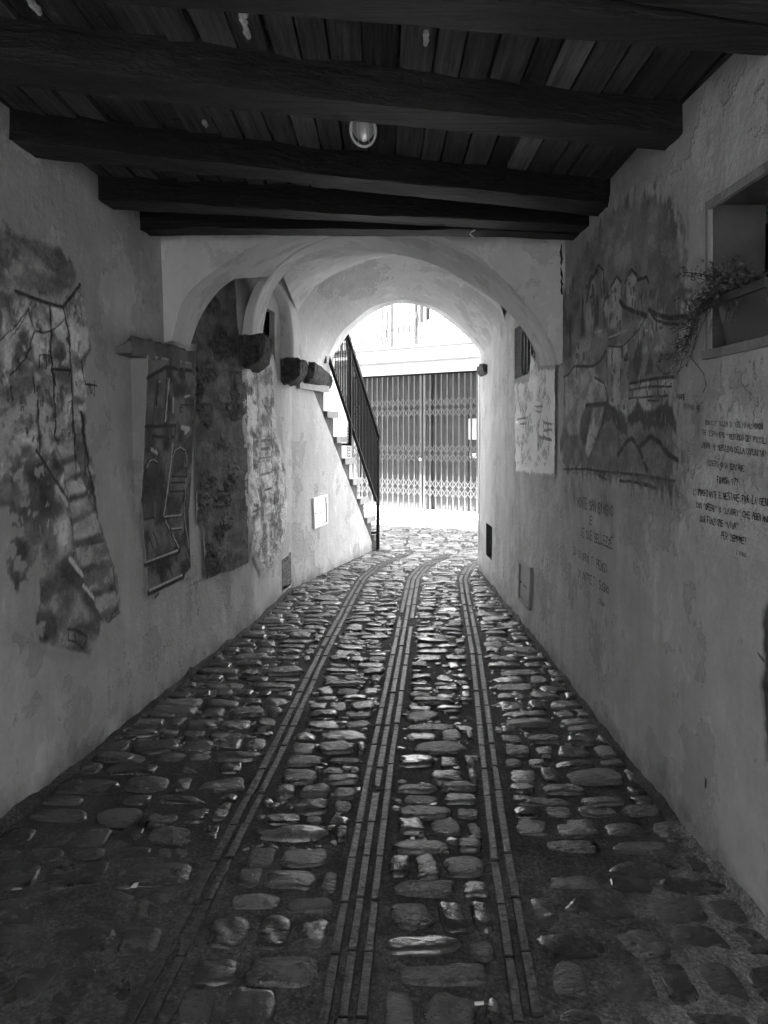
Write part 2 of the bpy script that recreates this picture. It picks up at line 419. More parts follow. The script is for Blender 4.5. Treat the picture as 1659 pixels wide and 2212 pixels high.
def pave(xa, xb, y0, y1, rng, fine=1.0):
    y = y0
    while y < y1:
        near = np.clip((2.9-y)/1.0, 0, 1)
        d = rng.uniform(.088, .165)*fine*(1+.2*near)
        a, b = float(xa(y+d/2)), float(xb(y+d/2))
        x = a + rng.uniform(.0, .03)
        ph = rng.uniform(0, 6.28)
        while x < b - .05:
            wd = rng.choice([.10,.13,.165,.20,.25,.32], p=[.12,.22,.26,.2,.13,.07])*rng.uniform(.85,1.15)*fine*(1+.15*near)
            wd = min(wd, b - x)
            if b - x - wd < .05: wd = b - x
            gap = rng.uniform(.012, .028)
            if wd - gap > .035 and rng.random() > .04:
                cxx = x + wd/2; cyy = y + d/2 + .012*math.sin(ph + x*5) + rng.normal(0, .006)
                dd = d*rng.uniform(.82, 1.02) - .012
                side = abs(cxx - float(sx_(S_C, cyy)))
                lo = np.clip((3.7-y)/1.2, 0, 1); worn = np.clip(near*.55 + lo*np.clip((side-.42)*3, 0, .9), 0, 1)
                wd_ = min(wd, .27)
                h = rng.uniform(.014, .024)*(1-.72*worn)
                zo = rng.normal(-.001, .0035)*(1-.5*worn)
                tone = rng.choice([.04,.055,.075,.10], p=[.25,.35,.28,.12])*rng.uniform(.8,1.2)*np.interp(y,[5.5,9.3],[1,3.2])*(1-.35*worn)  # paler stones outside; ramp begins indoors, painting the exit's brightness into the floor
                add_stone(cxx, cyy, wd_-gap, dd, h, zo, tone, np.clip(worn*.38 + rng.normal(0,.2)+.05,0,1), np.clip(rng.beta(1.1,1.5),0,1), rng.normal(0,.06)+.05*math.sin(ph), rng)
            x += wd
        y += d
rg = np.random.default_rng(3)
wl = lambda y: np.where(np.asarray(y) < 9.9, np.where(np.asarray(y) < 7.45, XL(y, 0), -.90 + (np.asarray(y)-7.45)*.302), -1.0) + .01
wr = lambda y: np.where(np.asarray(y) < 8.4, XR(y, 0), 3.2) - .01
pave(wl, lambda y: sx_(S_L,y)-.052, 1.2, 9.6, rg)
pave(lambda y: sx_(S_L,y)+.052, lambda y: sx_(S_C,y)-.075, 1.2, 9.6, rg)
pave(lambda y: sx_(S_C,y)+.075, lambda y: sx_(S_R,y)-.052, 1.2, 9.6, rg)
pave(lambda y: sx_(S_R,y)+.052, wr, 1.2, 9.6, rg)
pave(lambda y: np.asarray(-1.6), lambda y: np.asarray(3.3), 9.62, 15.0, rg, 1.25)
rc_ = np.random.default_rng(77)
for k in range(3600):
    y = 2.75+6.8*rc_.random()**1.15; xa_, xb_ = float(wl(y)), float(wr(y)); x = rc_.uniform(xa_, xb_)
    if min(abs(x-float(sx_(S,y)))-w_ for S,w_ in ((S_L,.05),(S_C,.07),(S_R,.05))) < .012: continue
    if y < 3.6 and (rc_.random() < .5 or abs(x-float(sx_(S_C,y))) > .5): continue
    r_ = rc_.uniform(.009,.026); add_stone(x, y, r_*2.2, r_*1.6, rc_.uniform(.004,.010), rc_.uniform(-.002,.003), rc_.choice([.035,.06,.10,.15]), rc_.uniform(0,.5), rc_.uniform(0,.6), rc_.uniform(0,3), rc_)
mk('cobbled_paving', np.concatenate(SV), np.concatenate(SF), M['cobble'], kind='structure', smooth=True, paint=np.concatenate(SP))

for S, offs in ((S_L, (-.025,.025)), (S_C, (-.048,0,.048)), (S_R, (-.025,.025))):
    b = MB()
    for o in offs:
        y = 1.2
        while y < 10.6:
            L = .25 + random.uniform(-.012,.012); y2 = y + L - .008
            x1, x2 = float(sx_(S,y))+o, float(sx_(S,y2))+o
            zt = .0078 + random.uniform(-.004,.003) + (.0045 if y < 2.9 else 0); hw = .0148 + random.uniform(-.0012,.0012); c = .003
            t0, t1 = zt+random.uniform(-.0015,.0015), zt+random.uniform(-.0015,.0015)
            vv = [(x1-hw,y,-.03),(x1+hw,y,-.03),(x2+hw,y2,-.03),(x2-hw,y2,-.03),
                  (x1-hw,y,t0-c),(x1+hw,y,t0-c),(x2+hw,y2,t1-c),(x2-hw,y2,t1-c),
                  (x1-hw+c,y+c,t0),(x1+hw-c,y+c,t0),(x2+hw-c,y2-c,t1),(x2-hw+c,y2-c,t1)]
            ff = [(0,1,5,4),(1,2,6,5),(2,3,7,6),(3,0,4,7),(4,5,9,8),(5,6,10,9),(6,7,11,10),(7,4,8,11),(8,9,10,11)]
            b.add(vv, ff); y += L
    b.build('brick_strip', M['brick'], kind='structure')
# ------------------------------------------------------------------ walls
def wall_grid(fn, y0, y1, z0, z1, step, seed, hole=None, wob=.012):
    ny = int((y1-y0)/step)+1; nz = int((z1-z0)/step)+1
    Y, Z = np.meshgrid(np.linspace(y0,y1,ny), np.linspace(z0,z1,nz))
    X = fn(Y, Z) + (fbm(nz, ny, .5/step, .6/step, seed, 4)-.5)*wob
    if fn is XL: X = fn(Y, Z) + (X - fn(Y, Z))*np.clip((7.4-Y)/.4, 0, 1)
    keep = None
    if hole is not None:
        yc = (Y[:-1,:-1]+Y[1:,1:])/2; zc = (Z[:-1,:-1]+Z[1:,1:])/2; keep = ~hole(yc, zc)
    return np.stack([X,Y,Z],-1).reshape(-1,3), grid_faces(ny, nz, keep)

def box_hole(*rs):
    def h(y, z):
        r = np.zeros_like(y, bool)
        for y0,y1,z0,z1 in rs: r |= (y>y0)&(y<y1)&(z>z0)&(z<z1)
        return r
    return h
# openings: (y0, y1, z0, z1)
LOUV = (6.36, 6.86, 2.16, 2.60)
HATCH = (7.02, 7.38, .06, .36)
RWIN = (1.70, 2.686, 1.80, 2.296)
GRIL = (5.58, 6.40, 1.96, 2.38)
VENT = (7.55, 7.95, .25, .60)
V_, f_ = wall_grid(XL, -1.2, 7.452, -.04, 2.9, .03, 21, box_hole(LOUV, HATCH))
lwall = mk('passage_wall', V_, f_, M['wall'], label='long plaster wall with exposed stone panel and stair murals on it', cat='wall', smooth=True)
V_, f_ = wall_grid(XR, -1.2, 8.42, -.04, 2.9, .03, 22, box_hole(RWIN, GRIL, VENT))
rwall = mk('passage_wall', V_, f_, M['wall'], label='plaster wall carrying the handwritten poem and the castle village mural', cat='wall', smooth=True)
# the squared end of the right wall at the exit
b = MB(); b.box(1.0505, 1.169, 8.415, 8.55, -.04, 2.2); b.build('jamb', M['wall'], rwall)

def recess(name, fn, rect, depth, mat, parent, back=None, label=None):
    """the inside faces of an opening, with its back"""
    y0,y1,z0,z1 = rect; s = 1 if fn is XR else -1; b = MB(); e = .02
    P = lambda y,z,dp: (float(fn(y,z)) + s*dp, y, z)
    y0 -= e; y1 += e; z0 -= e; z1 += e
    F0 = [P(y0,z0,-.002*0+.012), P(y1,z0,.012), P(y1,z1,.012), P(y0,z1,.012)]; B0 = [P(y0,z0,depth), P(y1,z0,depth), P(y1,z1,depth), P(y0,z1,depth)]
    v = F0 + B0
    b.add(v, [(0,1,5,4),(1,2,6,5),(2,3,7,6),(3,0,4,7)])
    o = b.build(name, mat, parent, label=label)
    if back is not None: mk(back[0], B0, [(0,1,2,3)], back[1], o)
    return o

for fn, par, sg in ((XL, lwall, 1), (XR, rwall, -1)):
    yy = np.arange(1.2, 8.3 if fn is XR else 7.44, .02); nn = len(yy); rf = np.random.default_rng(51)
    wv = .006+.026*fbm(1,nn,2,14,52+sg,5)[0]**1.6*1.6; hv = .008+.030*fbm(1,nn,2,10,62+sg,5)[0]**1.8*1.5; v = []
    for y,w_,h_ in zip(yy,wv,hv):
        x0 = float(fn(y,0)); v += [(x0-sg*.02,y,h_+.01),(x0+sg*.010,y,h_),(x0+sg*(w_*.5+.008),y,.012+h_*.25),(x0+sg*(w_+.012),y,-.004)]
    mk('dirt_fillet', v, grid_faces(4,nn), M['mortar'], par, smooth=True)
# ------------------------------------------------------------------ vaults beyond the beams
YF = lambda X: 4.656 + .0766*X
def curve_plane(pxs, a, b, n=60): return resample([onplane(x, y, a, b) for x, y in pxs], n)
F_OUT = curve_plane([(372,735),(379,700),(398,645),(439,603),(496,562),(571,519),(660,488),(760,472),(850,476),(930,500),(1000,535),(1050,568),(1130,648),(1190,738),(1204,785)], 4.656, .0766)
R_FR = curve_plane([(542,745),(543,724),(548,671),(567,622),(594,581),(646,539),(714,511),(780,503),(860,502),(930,511),(1000,538),(1050,571),(1130,652),(1190,742),(1205,788)], 5.376, -.524)
R_BK = curve_plane([(566,745),(567,728),(572,690),(586,637),(620,588),(665,566),(722,546),(778,541),(872,552),(940,573),(1000,604),(1042,631),(1087,664),(1130,712),(1155,758),(1165,791)], 5.9, -.514)
B_FR = curve_plane([(650,778),(648,720),(644,678),(660,645),(684,618),(718,596),(760,575),(816,558),(880,550),(945,566),(1002,602),(1050,637),(1080,666),(1090,690),(1096,740)], 7.2, -.31)
E1 = curve_plane([(701,812),(706,788),(719,749),(737,719),(764,693),(797,667),(830,654),(865,648),(901,652),(937,664),(972,684),(1011,719),(1035,746),(1053,776),(1062,800)], 8.2, 0)
E2 = curve_plane([(711,814),(718,785),(731,755),(752,722),(782,693),(818,669),(853,657),(889,657),(928,667),(960,687),(996,715),(1026,746),(1041,770),(1048,800)], 8.5, 0)
F_IN = F_OUT.copy(); tt = np.linspace(0,1,60)
F_IN[:,1] += np.interp(tt, [0,.5,1], [.30,.2,.05]); F_IN[:,0] += np.interp(tt, [0,.15,1], [.03,.02,0])
MID = (F_IN + R_FR)/2
# the lunette line where the left wall meets the first bay
vm = []
for px,py in ((454,606),(520,578)): y,z = onwall(px,py,XL); vm.append(np.array([float(XL(y,z))+.01,y,z]))
MID = resample(np.vstack([vm[0], MID[14:]]), 60)
R_ST = resample(R_FR[CX + F*R_FR[:,0]/R_FR[:,1] >= 574], 60)

vault = empty('vaulted_arch', (0, 6.4, 0), label='pale plastered vault of crossing ribs ending in a round exit arch', cat='vault')
# front wall over the first arch
top = F_OUT.copy(); n = 60
edge = np.array([(lin(-1.47,1.16,t), 0, 3.3) for t in tt]); edge[:,1] = YF(edge[:,0])
side = F_OUT.copy(); side[:,2] = np.maximum(side[:,2], F_OUT[:,2])
rows = [F_OUT + (edge-F_OUT)*s for s in np.linspace(0,1,8)]
G = np.array(rows); mk('front_wall', G.reshape(-1,3), grid_faces(60,8), M['vault'], vault, smooth=False)
b = MB(); l0 = F_OUT[0]; r0 = F_OUT[-1]
b.add([(-1.5,YF(-1.5)+.001,l0[2]-.08),(l0[0]-.0,YF(l0[0])+.001,l0[2]),(edge[0][0],YF(edge[0][0])+.001,3.3),(-1.5,YF(-1.5)+.001,3.3)], [(0,1,2,3)])
b.build('spandrel', M['vault'], vault); b = MB()
b.add([(1.2,YF(1.2)+.001,r0[2]),(r0[0],YF(r0[0])+.001,r0[2]),(edge[-1][0],YF(edge[-1][0])+.001,3.3),(1.2,YF(1.2)+.001,3.3)], [(0,3,2,1)])
b.build('spandrel', M['vault'], vault)
mk('front_soffit', *loft([F_OUT, F_IN], 8, .002, 31), M['vault'], vault, smooth=True)
mk('front_vault', *loft([F_IN, MID, R_ST], 10, .006, 32), M['vault'], vault, smooth=True)
# the rib proper: soffit and a thin front edge
R_UP = R_FR.copy(); R_UP[:,2] += .10*np.sin(np.pi*tt); R_UP[:,0] += np.interp(tt,[0,.2,.8,1],[-.08,-.03,.03,.06]); R_UP[:,1] += .012
mk('rib', *loft([R_UP, R_FR, R_BK], 7, .003, 33), M['vault'], vault, smooth=False)
# middle bay with its side lunettes
G_R = resample([at(651,778,7.45), at(650,720,7.45), at(644,676,7.40), at(633,622,7.10), at(620,588,6.80), at(606,570,6.5)], 30)
W_L = resample([at(632,780,7.05), at(631,720,7.05), at(627,683,7.03), at(620,655,6.96), at(611,630,6.82), at(602,614,6.62)], 30)
W_W = W_L.copy(); W_W[:,0] -= np.linspace(.16,.13,30)
mk('lunette', *loft([W_W, W_L, G_R], 5, .002, 34), M['vault'], vault, smooth=False)
_px = CX + F*R_BK[:,0]/R_BK[:,1]; R_B2 = resample(np.vstack([onplane(612,598,5.9,-.514), R_BK[(R_BK[:,0] > -.78) & (_px < 1084)]]), 60)
_py = HY - F*(B_FR[:,2]-EYE)/B_FR[:,1]; B_F2 = resample(np.vstack([at(644,676,7.40), B_FR[(np.arange(60) >= 10) & ((_py < 688) | (B_FR[:,0] < .5))]]), 60)
_g = resample(G_R[int(np.argmin(np.abs(G_R[:,2]-B_F2[0][2]))):], 30); _b = np.array([B_F2[0]+(R_B2[0]-B_F2[0])*t for t in np.linspace(0,1,30)])
mk('lunette_web', *loft([_g, _b], 3, .0, 38), M['vault'], vault, smooth=True)
mk('middle_vault', *loft([R_B2, B_F2], 12, .006, 35), M['vault'], vault, smooth=True)
mk('barrel', *loft([B_FR, E1], 12, .006, 36), M['vault'], vault, smooth=True)
mk('arch_rim', *loft([E1, E2], 4, .001, 37), M['vault'], vault, smooth=False)
# wall face closing the left lunette above the wall top
b = MB(); rk = np.random.default_rng(4)
for (px,pa,pb,w_) in ((327,514,712,.006),(1213,528,640,.009)):
    X_ = (px-CX)/F*(4.55 if px<800 else 4.74); Y_ = float(YF(X_)); pts = []; z = EYE+(HY-pa)/F*Y_; ze = EYE+(HY-pb)/F*Y_
    while z > ze: pts.append((X_+rk.normal(0,.003), Y_-.001, z)); z -= rk.uniform(.012,.03)
    b = MB(); b.tube(pts, [w_*rk.uniform(.1,1) for _ in pts], 5); b.build('corner_crack', M['dark'], vault)
# stone corbels
def corbel(p0, p1, depth_dir, zt, zb, name='corbel', drop=0.0):
    """rough stone bracket: root p0 to nose p1 on plan, running along depth_dir, flat top and rounded nose"""
    p0, p1, dd = np.array(p0), np.array(p1), np.array(depth_dir); h = zt-zb
    prof = [(0,1),(.6,1.0),(.92,.985),(1,.92),(1,.70),(.965,.45),(.87,.22),(.70,.07),(.45,0),(.2,.0),(0,.02)]
    pr = resample([(u,0,v) for u,v in prof], 26); n = 26; m = 9; V = []
    rs = np.random.default_rng(int(abs(p0[1])*1000))
    nz = (fbm(m, n, 2.6, 3.4, int(abs(p0[1])*100), 3)-.5)*.12
    for j in range(m):
        t = j/(m-1); sq = 1-.05*abs(2*t-1)**6
        for i in range(n):
            u, v = pr[i,0], pr[i,2]; k = 0 if u < .02 else 1
            q = p0 + (p1-p0)*(u*sq + k*nz[j,i]/max(.05,np.linalg.norm(p1-p0))*.5) + dd*t
            V.append((q[0], q[1], zb + h*(.5+(v-.5)*sq) + k*nz[j,i]*.5 - drop*t*(.35+.65*v)))
    b = MB(); b.add(V, [tuple(x) for x in grid_faces(n, m)])
    b.f += [tuple(range(n)), tuple((m-1)*n+i for i in range(n-1,-1,-1))]
    return b.build(name, M['stone'], vault)
corbel((-1.14,5.90),(-.935,5.90),(.03,.36), 2.285, 2.02)
corbel((-.965,7.03),(-.760,7.03),(.02,.34), 2.215, 1.98)
corbel((-.87,7.60),(-.685,7.72),(.12,.84), 2.255, 2.02, drop=.10)
corbel((1.16,7.88),(1.018,7.90),(-.005,.46), 2.245, 2.125)

# ------------------------------------------------------------------ ceiling: planks and beams
b = MB(); PT = []; x = -1.9
rp = np.random.default_rng(8); first = True
while x < 1.5:
    wd = rp.uniform(.088, .128); t = rp.choice([.45,.7,1,1.25,1.9], p=[.2,.25,.25,.2,.1])
    z = 2.77 + rp.uniform(-.006, .007)
    y = -1.3 + rp.uniform(-.5, 0)
    while y < 4.62:
        y2 = min(4.64, y + rp.uniform(1.6, 2.6)); g0 = rp.uniform(.002,.008)
        tw = rp.uniform(-.006,.006)
        b.hexa([(x+g0,y,z+tw),(x+wd-g0,y,z-tw),(x+wd-g0+tw,y2-.004,z-tw),(x+g0+tw,y2-.004,z+tw),(x+g0,y,z+.03),(x+wd-g0,y,z+.03),(x+wd-g0,y2,z+.03),(x+g0,y2,z+.03)])
        tt_ = t*rp.uniform(.8,1.25); PT += [[tt_,tt_,tt_,1]]*8
        y = y2
    x += wd
k = len(b.v); b.box(-1.9,1.5,-1.8,4.64,2.81,2.85); PT += [[.3,.3,.3,1]]*8
mk('plank_ceiling', b.v, b.f, M['plank'], label='dark ceiling of narrow old boards laid over the beams', cat='ceiling', paint=PT)
# crumbs of plaster squeezed between boards
b = MB()
for px,py,L in ((535,70,.22),(532,30,.2),(82,20,.12),(445,268,.04),(920,88,.06)):
    m_ = (HY-py)/F; y = (2.765-EYE)/m_; xx = (px-CX)/F*y
    yy = y - L
    while yy < y:
        r = random.uniform(.006,.013); b.tube([(xx+random.uniform(-.004,.004),yy,2.762),(xx+random.uniform(-.004,.004),yy+r*2.2,2.758)],[r,r*.6],6); yy += r*1.8
b.build('plaster_crumbs', M['vault'], label='crumbly pale plaster oozing from gaps between ceiling boards', cat='plaster', kind='stuff')

BEAMS = ((-1.7,1.62,1.3,2.21,.19,.045,'dark roof beam nearest the viewer, pale scuffed underside, cut by frame top'),
         (-1.7,1.88,1.3,2.345,.15,.0,'dark roof beam second from the viewer, crossing the upper corner'),
         (-1.65,2.40,1.3,3.13,.18,-.01,'scuffed roof beam hiding half of the caged lamp behind it'),
         (-1.62,3.12,1.3,4.06,.19,.0,'blackened roof beam just past the caged lamp'),
         (-1.6,3.86,1.3,4.385,.17,.0,'black roof beam between the lamp beam and the arch'),
         (-1.6,4.40,1.3,4.545,.16,.018,'black sagging roof beam right against the arch wall'))
for bi, (xa,ya,xb,yb,wd,up,lab) in enumerate(BEAMS):
    rb = np.random.default_rng(40+bi); n = 90; m = 20; V = []
    ht = .23
    for i in range(n):
        t = i/(n-1); cx_ = lin(xa,xb,t); cy_ = lin(ya,yb,t) - wd/2
        wob = .012*math.sin(t*5+bi*2) + .006*math.sin(t*13+bi)
        arch = up*math.sin(math.pi*t)
        for j in range(m):
            sd_, q_ = divmod(j, 5); q_ = (-.94,-.5,0,.5,.94)[q_]
            c, s_ = ((q_,-1),(1,q_),(-q_,1),(-1,-q_))[sd_]
            V.append((cx_, cy_ + c*wd/2 + wob, 2.65+ht/2 + s_*ht/2 + arch + wob*.5))
    V = np.array(V); V[:,1:] += (fbm(n, m, 9, 3, 60+bi, 4).reshape(-1,1)-.5)*np.array([.026,.026])
    fc = []
    for i in range(n-1):
        for j in range(m): fc.append((i*m+j, i*m+(j+1)%m, (i+1)*m+(j+1)%m, (i+1)*m+j))
    tone = [1.7,1.2,1.2,.5,.4,.4][bi]
    mk('roof_beam', V, fc, M['beam'], label=lab, cat='beam', group='old timber roof beams', smooth=False, paint=np.tile([tone,tone,tone,1],(len(V),1)))

# caged lamp
LX0, LY0, LZ = -.082, 3.015, 2.71
lamp = empty('ceiling_lamp', (LX0, LY0, 2.66), label='oval caged bulkhead lamp fixed under the boards behind a beam', cat='lamp')
def oval(rx, ry, z, n=28):
    rx, ry = rx*.9, ry*.95
    return [(LX0+rx*math.cos(2*math.pi*k/n), LY0+ry*math.sin(2*math.pi*k/n), z) for k in range(n)]
b = MB(); n = 28; v = oval(.052,.165,2.785)+oval(.054,.168,2.73)
b.add(v, [(i,(i+1)%n,n+(i+1)%n,n+i) for i in range(n)]+[tuple(range(n,2*n))]); b.build('lamp_base', M['lampwhite'], lamp)
b = MB(); rings = [oval(.046*math.cos(a), .155*math.cos(a)**.8, 2.729-.040*math.sin(a)) for a in np.linspace(0,1.45,7)]
v = [p for r in rings for p in r]; f = [(k*n+i,k*n+(i+1)%n,(k+1)*n+(i+1)%n,(k+1)*n+i) for k in range(6) for i in range(n)]+[tuple(6*n+i for i in range(n))]
b.add(v,f); b.build('glass_bowl', M['glass'], lamp, smooth=True)
b = MB(); o_ = oval(.055,.170,2.70); b.tube(o_+[o_[0]], .0055, 6, False); o_ = oval(.050,.150,2.72); b.tube(o_+[o_[0]], .003, 6, False)
for dx in (-.021,.021): b.tube([(LX0+dx,LY0-.16,2.707),(LX0+dx,LY0,2.682),(LX0+dx,LY0+.162,2.703)], .0017, 5)
b.build('wire_cage', M['lampwhite'], lamp)
# bent wire on the last beam
b = MB(); b.tube([at(1026,497,4.36), at(1018,501,4.35), at(1015,506,4.345), at(1024,513,4.34)], .004, 5)
b.build('wire_hook', M['lampwhite'], label='bent pale wire hook stuck on the last roof beam', cat='hook')

# ------------------------------------------------------------------ paint on the walls
class Canvas:
    def __init__(s, fn, y0, y1, z0, z1, res=.005):
        s.fn, s.y0, s.z0, s.res = fn, y0, z0, res
        s.ny = int((y1-y0)/res)+1; s.nz = int((z1-z0)/res)+1
        s.Y = y0 + np.arange(s.ny)*res; s.Z = z0 + np.arange(s.nz)*res
        s.val = np.full((s.nz,s.ny), WALL); s.al = np.zeros((s.nz,s.ny)); s.ht = np.zeros((s.nz,s.ny)); s.sd = 1
        s.off = 0.0
    def w(s, pts, conv): return np.array([onwall(*conv(*p), s.fn) for p in pts])
    def _bb(s, p, pad):
        i0 = max(0,int((p[:,1].min()-pad-s.z0)/s.res)); i1 = min(s.nz,int((p[:,1].max()+pad-s.z0)/s.res)+2)
        j0 = max(0,int((p[:,0].min()-pad-s.y0)/s.res)); j1 = min(s.ny,int((p[:,0].max()+pad-s.y0)/s.res)+2)
        return i0,i1,j0,j1
    def mask(s, p, ragged=0.0, soft=.008):
        i0,i1,j0,j1 = s._bb(p, ragged+soft*2)
        if i1<=i0 or j1<=j0: return None
        Y,Z = np.meshgrid(s.Y[j0:j1], s.Z[i0:i1])
        if ragged:
            s.sd += 3
            Y = Y + (fbm(i1-i0,j1-j0,.06/s.res,.03/s.res,s.sd,4)-.5)*ragged*2; Z = Z + (fbm(i1-i0,j1-j0,.06/s.res,.03/s.res,s.sd+1,4)-.5)*ragged*2
        ins = np.zeros(Y.shape,bool); dist = np.full(Y.shape,9.)
        n = len(p)
        for k in range(n):
            a, b = p[k], p[(k+1)%n]
            c = (a[1]>Z)!=(b[1]>Z)
            with np.errstate(divide='ignore',invalid='ignore'):
                ins ^= c & (Y < (b[0]-a[0])*(Z-a[1])/(b[1]-a[1]+1e-12)+a[0])
            dist = np.minimum(dist, s._seg(Y,Z,a,b))
        sd = np.where(ins, dist, -dist)
        return (i0,i1,j0,j1), np.clip(sd/soft*.5+.5,0,1)
    @staticmethod
    def _seg(Y,Z,a,b):
        d = b-a; L = d@d+1e-12; t = np.clip(((Y-a[0])*d[0]+(Z-a[1])*d[1])/L,0,1)
        return np.hypot(Y-a[0]-t*d[0], Z-a[1]-t*d[1])
    def _put(s, bb, m, v, a, h=0):
        v = np.where(np.asarray(v) > .34, np.asarray(v)*1.3, v)
        i0,i1,j0,j1 = bb; k = m*a
        s.val[i0:i1,j0:j1] = s.val[i0:i1,j0:j1]*(1-k)+v*k
        s.al[i0:i1,j0:j1] = np.maximum(s.al[i0:i1,j0:j1], k)
        s.ht[i0:i1,j0:j1] += h*k
    def fill(s, pts, v, a=1, conv=lambda x,y:(x,y), ragged=.01, soft=.01, mottle=0, streak=True, h=0, thresh=None):
        p = s.w(pts, conv); r = s.mask(p, ragged, soft)
        if r is None: return
        bb, m = r; i0,i1,j0,j1 = bb; s.sd += 7
        if mottle:
            nz = fbm(i1-i0,j1-j0,(.085 if streak else .05)/s.res,(.11 if streak else .07)/s.res,s.sd,6)
            nz = .5+.5*np.tanh((nz-.5)*6.5)*.62
            v = v*np.clip(1+(nz-.5)*2*mottle*2.5, .12, 2.4)
        if thresh is not None: m = m*np.clip((fbm(i1-i0,j1-j0,.05/s.res,.025/s.res,s.sd+2,4)-thresh)*9,0,1)
        s._put(bb, m, v, a, h)
    def stroke(s, pts, wd, v, a=1, conv=lambda x,y:(x,y), dry=.35, h=0, soft=None):
        wd = wd*.82; soft = soft or max(.003, wd*.2)
        p = s.w(pts, conv); bb = s._bb(p, wd*2+.01); i0,i1,j0,j1 = bb
        if i1<=i0 or j1<=j0: return
        Y,Z = np.meshgrid(s.Y[j0:j1], s.Z[i0:i1]); s.sd += 5
        Y = Y + (fbm(i1-i0,j1-j0,.03/s.res,.02/s.res,s.sd,2)-.5)*.012
        dist = np.full(Y.shape,9.)
        for q,r in zip(p[:-1],p[1:]): dist = np.minimum(dist, s._seg(Y,Z,q,r))
        m = np.clip((wd/2-dist)/soft+.5,0,1)
        if dry: m = m*np.clip(1.5-dry*2.4*fbm(i1-i0,j1-j0,.03/s.res,.014/s.res,s.sd+1,2),0,1)
        s._put(bb, m, v, a, h)
    def build(s, name, parent, mat=None, label=None, off=.004, extra=None, cut=.03):
        a = s.al; c = np.maximum.reduce([a[:-1,:-1],a[1:,:-1],a[:-1,1:],a[1:,1:]]) > cut
        Y,Z = np.meshgrid(s.Y,s.Z); sg = 1 if s.fn is XL else -1
        ny, nz = s.ny, s.nz
        # same waviness as the wall behind it is small; sit just proud of it
        seedw = 21 if s.fn is XL else 22
        X = s.fn(Y,Z) + sg*(off + WALLOFF) + s.off
        if extra is not None: X = X + sg*extra(Y,Z)
        X = X + sg*s.ht*.012
        P = np.stack([s.val,s.ht,s.val,s.al],-1).reshape(-1,4)
        return mk(name, np.stack([X,Y,Z],-1).reshape(-1,3), grid_faces(ny,nz,c), mat or M['paint'], parent, label=label, smooth=True, paint=P)
WALLOFF = .0065
cA = lambda x,y: (.2852*x, 466.3+.2852*y)        # enlargements of the photograph the tracing was read from
cB = lambda x,y: (.2645*x, 1042.4+.2645*y)
cC = lambda x,y: (219.4+.3472*x, 548.6+.3472*y)
cD = lambda x,y: (1206.9+.2356*x, 548.6+.2356*y)
cE = lambda x,y: (493.7+.2232*x, 768.0+.2232*y)
cF = lambda x,y: (1042.4+.3473*x, 603.5+.3473*y)
cG = lambda x,y: (1344.1+.1898*x, 822.9+.1898*y)

# --- big flaking stair-street mural, near left
c = Canvas(XL, 2.55, 4.0, .35, 2.45)
c.fill([(-60,40),(60,110),(200,150),(330,200),(430,240),(510,330),(565,430),(575,520),(440,620),(250,600),(100,560),(-60,600)], .2, .95, cA, .03, .02, .35)
c.fill([(-60,110),(90,180),(150,240),(200,380),(120,520),(-60,560)], .27, .8, cA, .03, .03, .4)
c.fill([(150,220),(230,280),(330,370),(400,440),(300,430),(180,400),(140,300)], .37, .8, cA, .02, .02, .15)
c.fill([(210,160),(330,200),(430,250),(500,330),(555,420),(560,500),(440,450),(350,380),(230,280)], .13, .75, cA, .03, .02, .4)
c.fill([(-60,560),(100,565),(240,620),(440,680),(480,620),(590,520),(620,640),(650,900),(675,1000),(640,1090),(620,1240),(700,1280),(690,1340),(640,1400),(640,1700),(670,1800),(700,1880),(720,2210),(-60,2210)], .32, 1, cA, .015, .012, .32)
c.fill([(-60,0),(250,0),(420,0),(640,0),(740,0),(790,300),(870,560),(930,740),(970,960),(960,1040),(860,1145),(810,1120),(800,1240),(720,1420),(480,1360),(300,1330),(270,1150),(290,900),(300,620),(240,700),(190,780),(180,880),(110,920),(80,830),(30,700),(20,560),(90,440),(60,200),(-60,160)], .25, 1, cB, .02, .010, .32)
# light plaster houses, dark lines
for poly,v in (([(90,640),(190,640),(220,900),(190,1200),(100,1100)],.46),([(230,640),(350,680),(360,900),(370,1100),(250,1150),(220,800)],.44),([(370,700),(460,700),(500,900),(510,1130),(380,1130)],.40),
               ([(480,640),(590,560),(640,800),(660,1000),(590,1080),(520,1000)],.5),([(240,1200),(370,1180),(390,1500),(400,1700),(280,1650)],.3),([(540,1450),(630,1420),(650,1700),(560,1700)],.42),
               ([(0,700),(80,760),(70,1150),(0,1180)],.42),([(100,1650),(300,1600),(420,1720),(330,1850),(150,1850)],.44),([(450,1750),(560,1740),(560,1900),(480,1900)],.36),([(400,1940),(560,1950),(560,2050),(440,2060)],.5)):
    c.fill(poly, v, .85, cA, .02, .010, .5)
for poly,v in (([(400,900),(470,950),(480,1080),(400,1060)],.12),([(440,1280),(480,1300),(480,1420),(440,1400)],.1),([(20,1280),(140,1300),(140,1430),(30,1440)],.16),([(270,1600),(310,1600),(310,1750),(270,1780)],.1),
               ([(190,1870),(330,1850),(330,2150),(200,2200)],.1),([(60,1880),(120,1900),(130,2100),(80,2100)],.14),([(600,1500),(625,1500),(650,2000),(620,2000)],.08)):
    c.fill(poly, v, .9, cA, .02, .010, .5)
K = .045
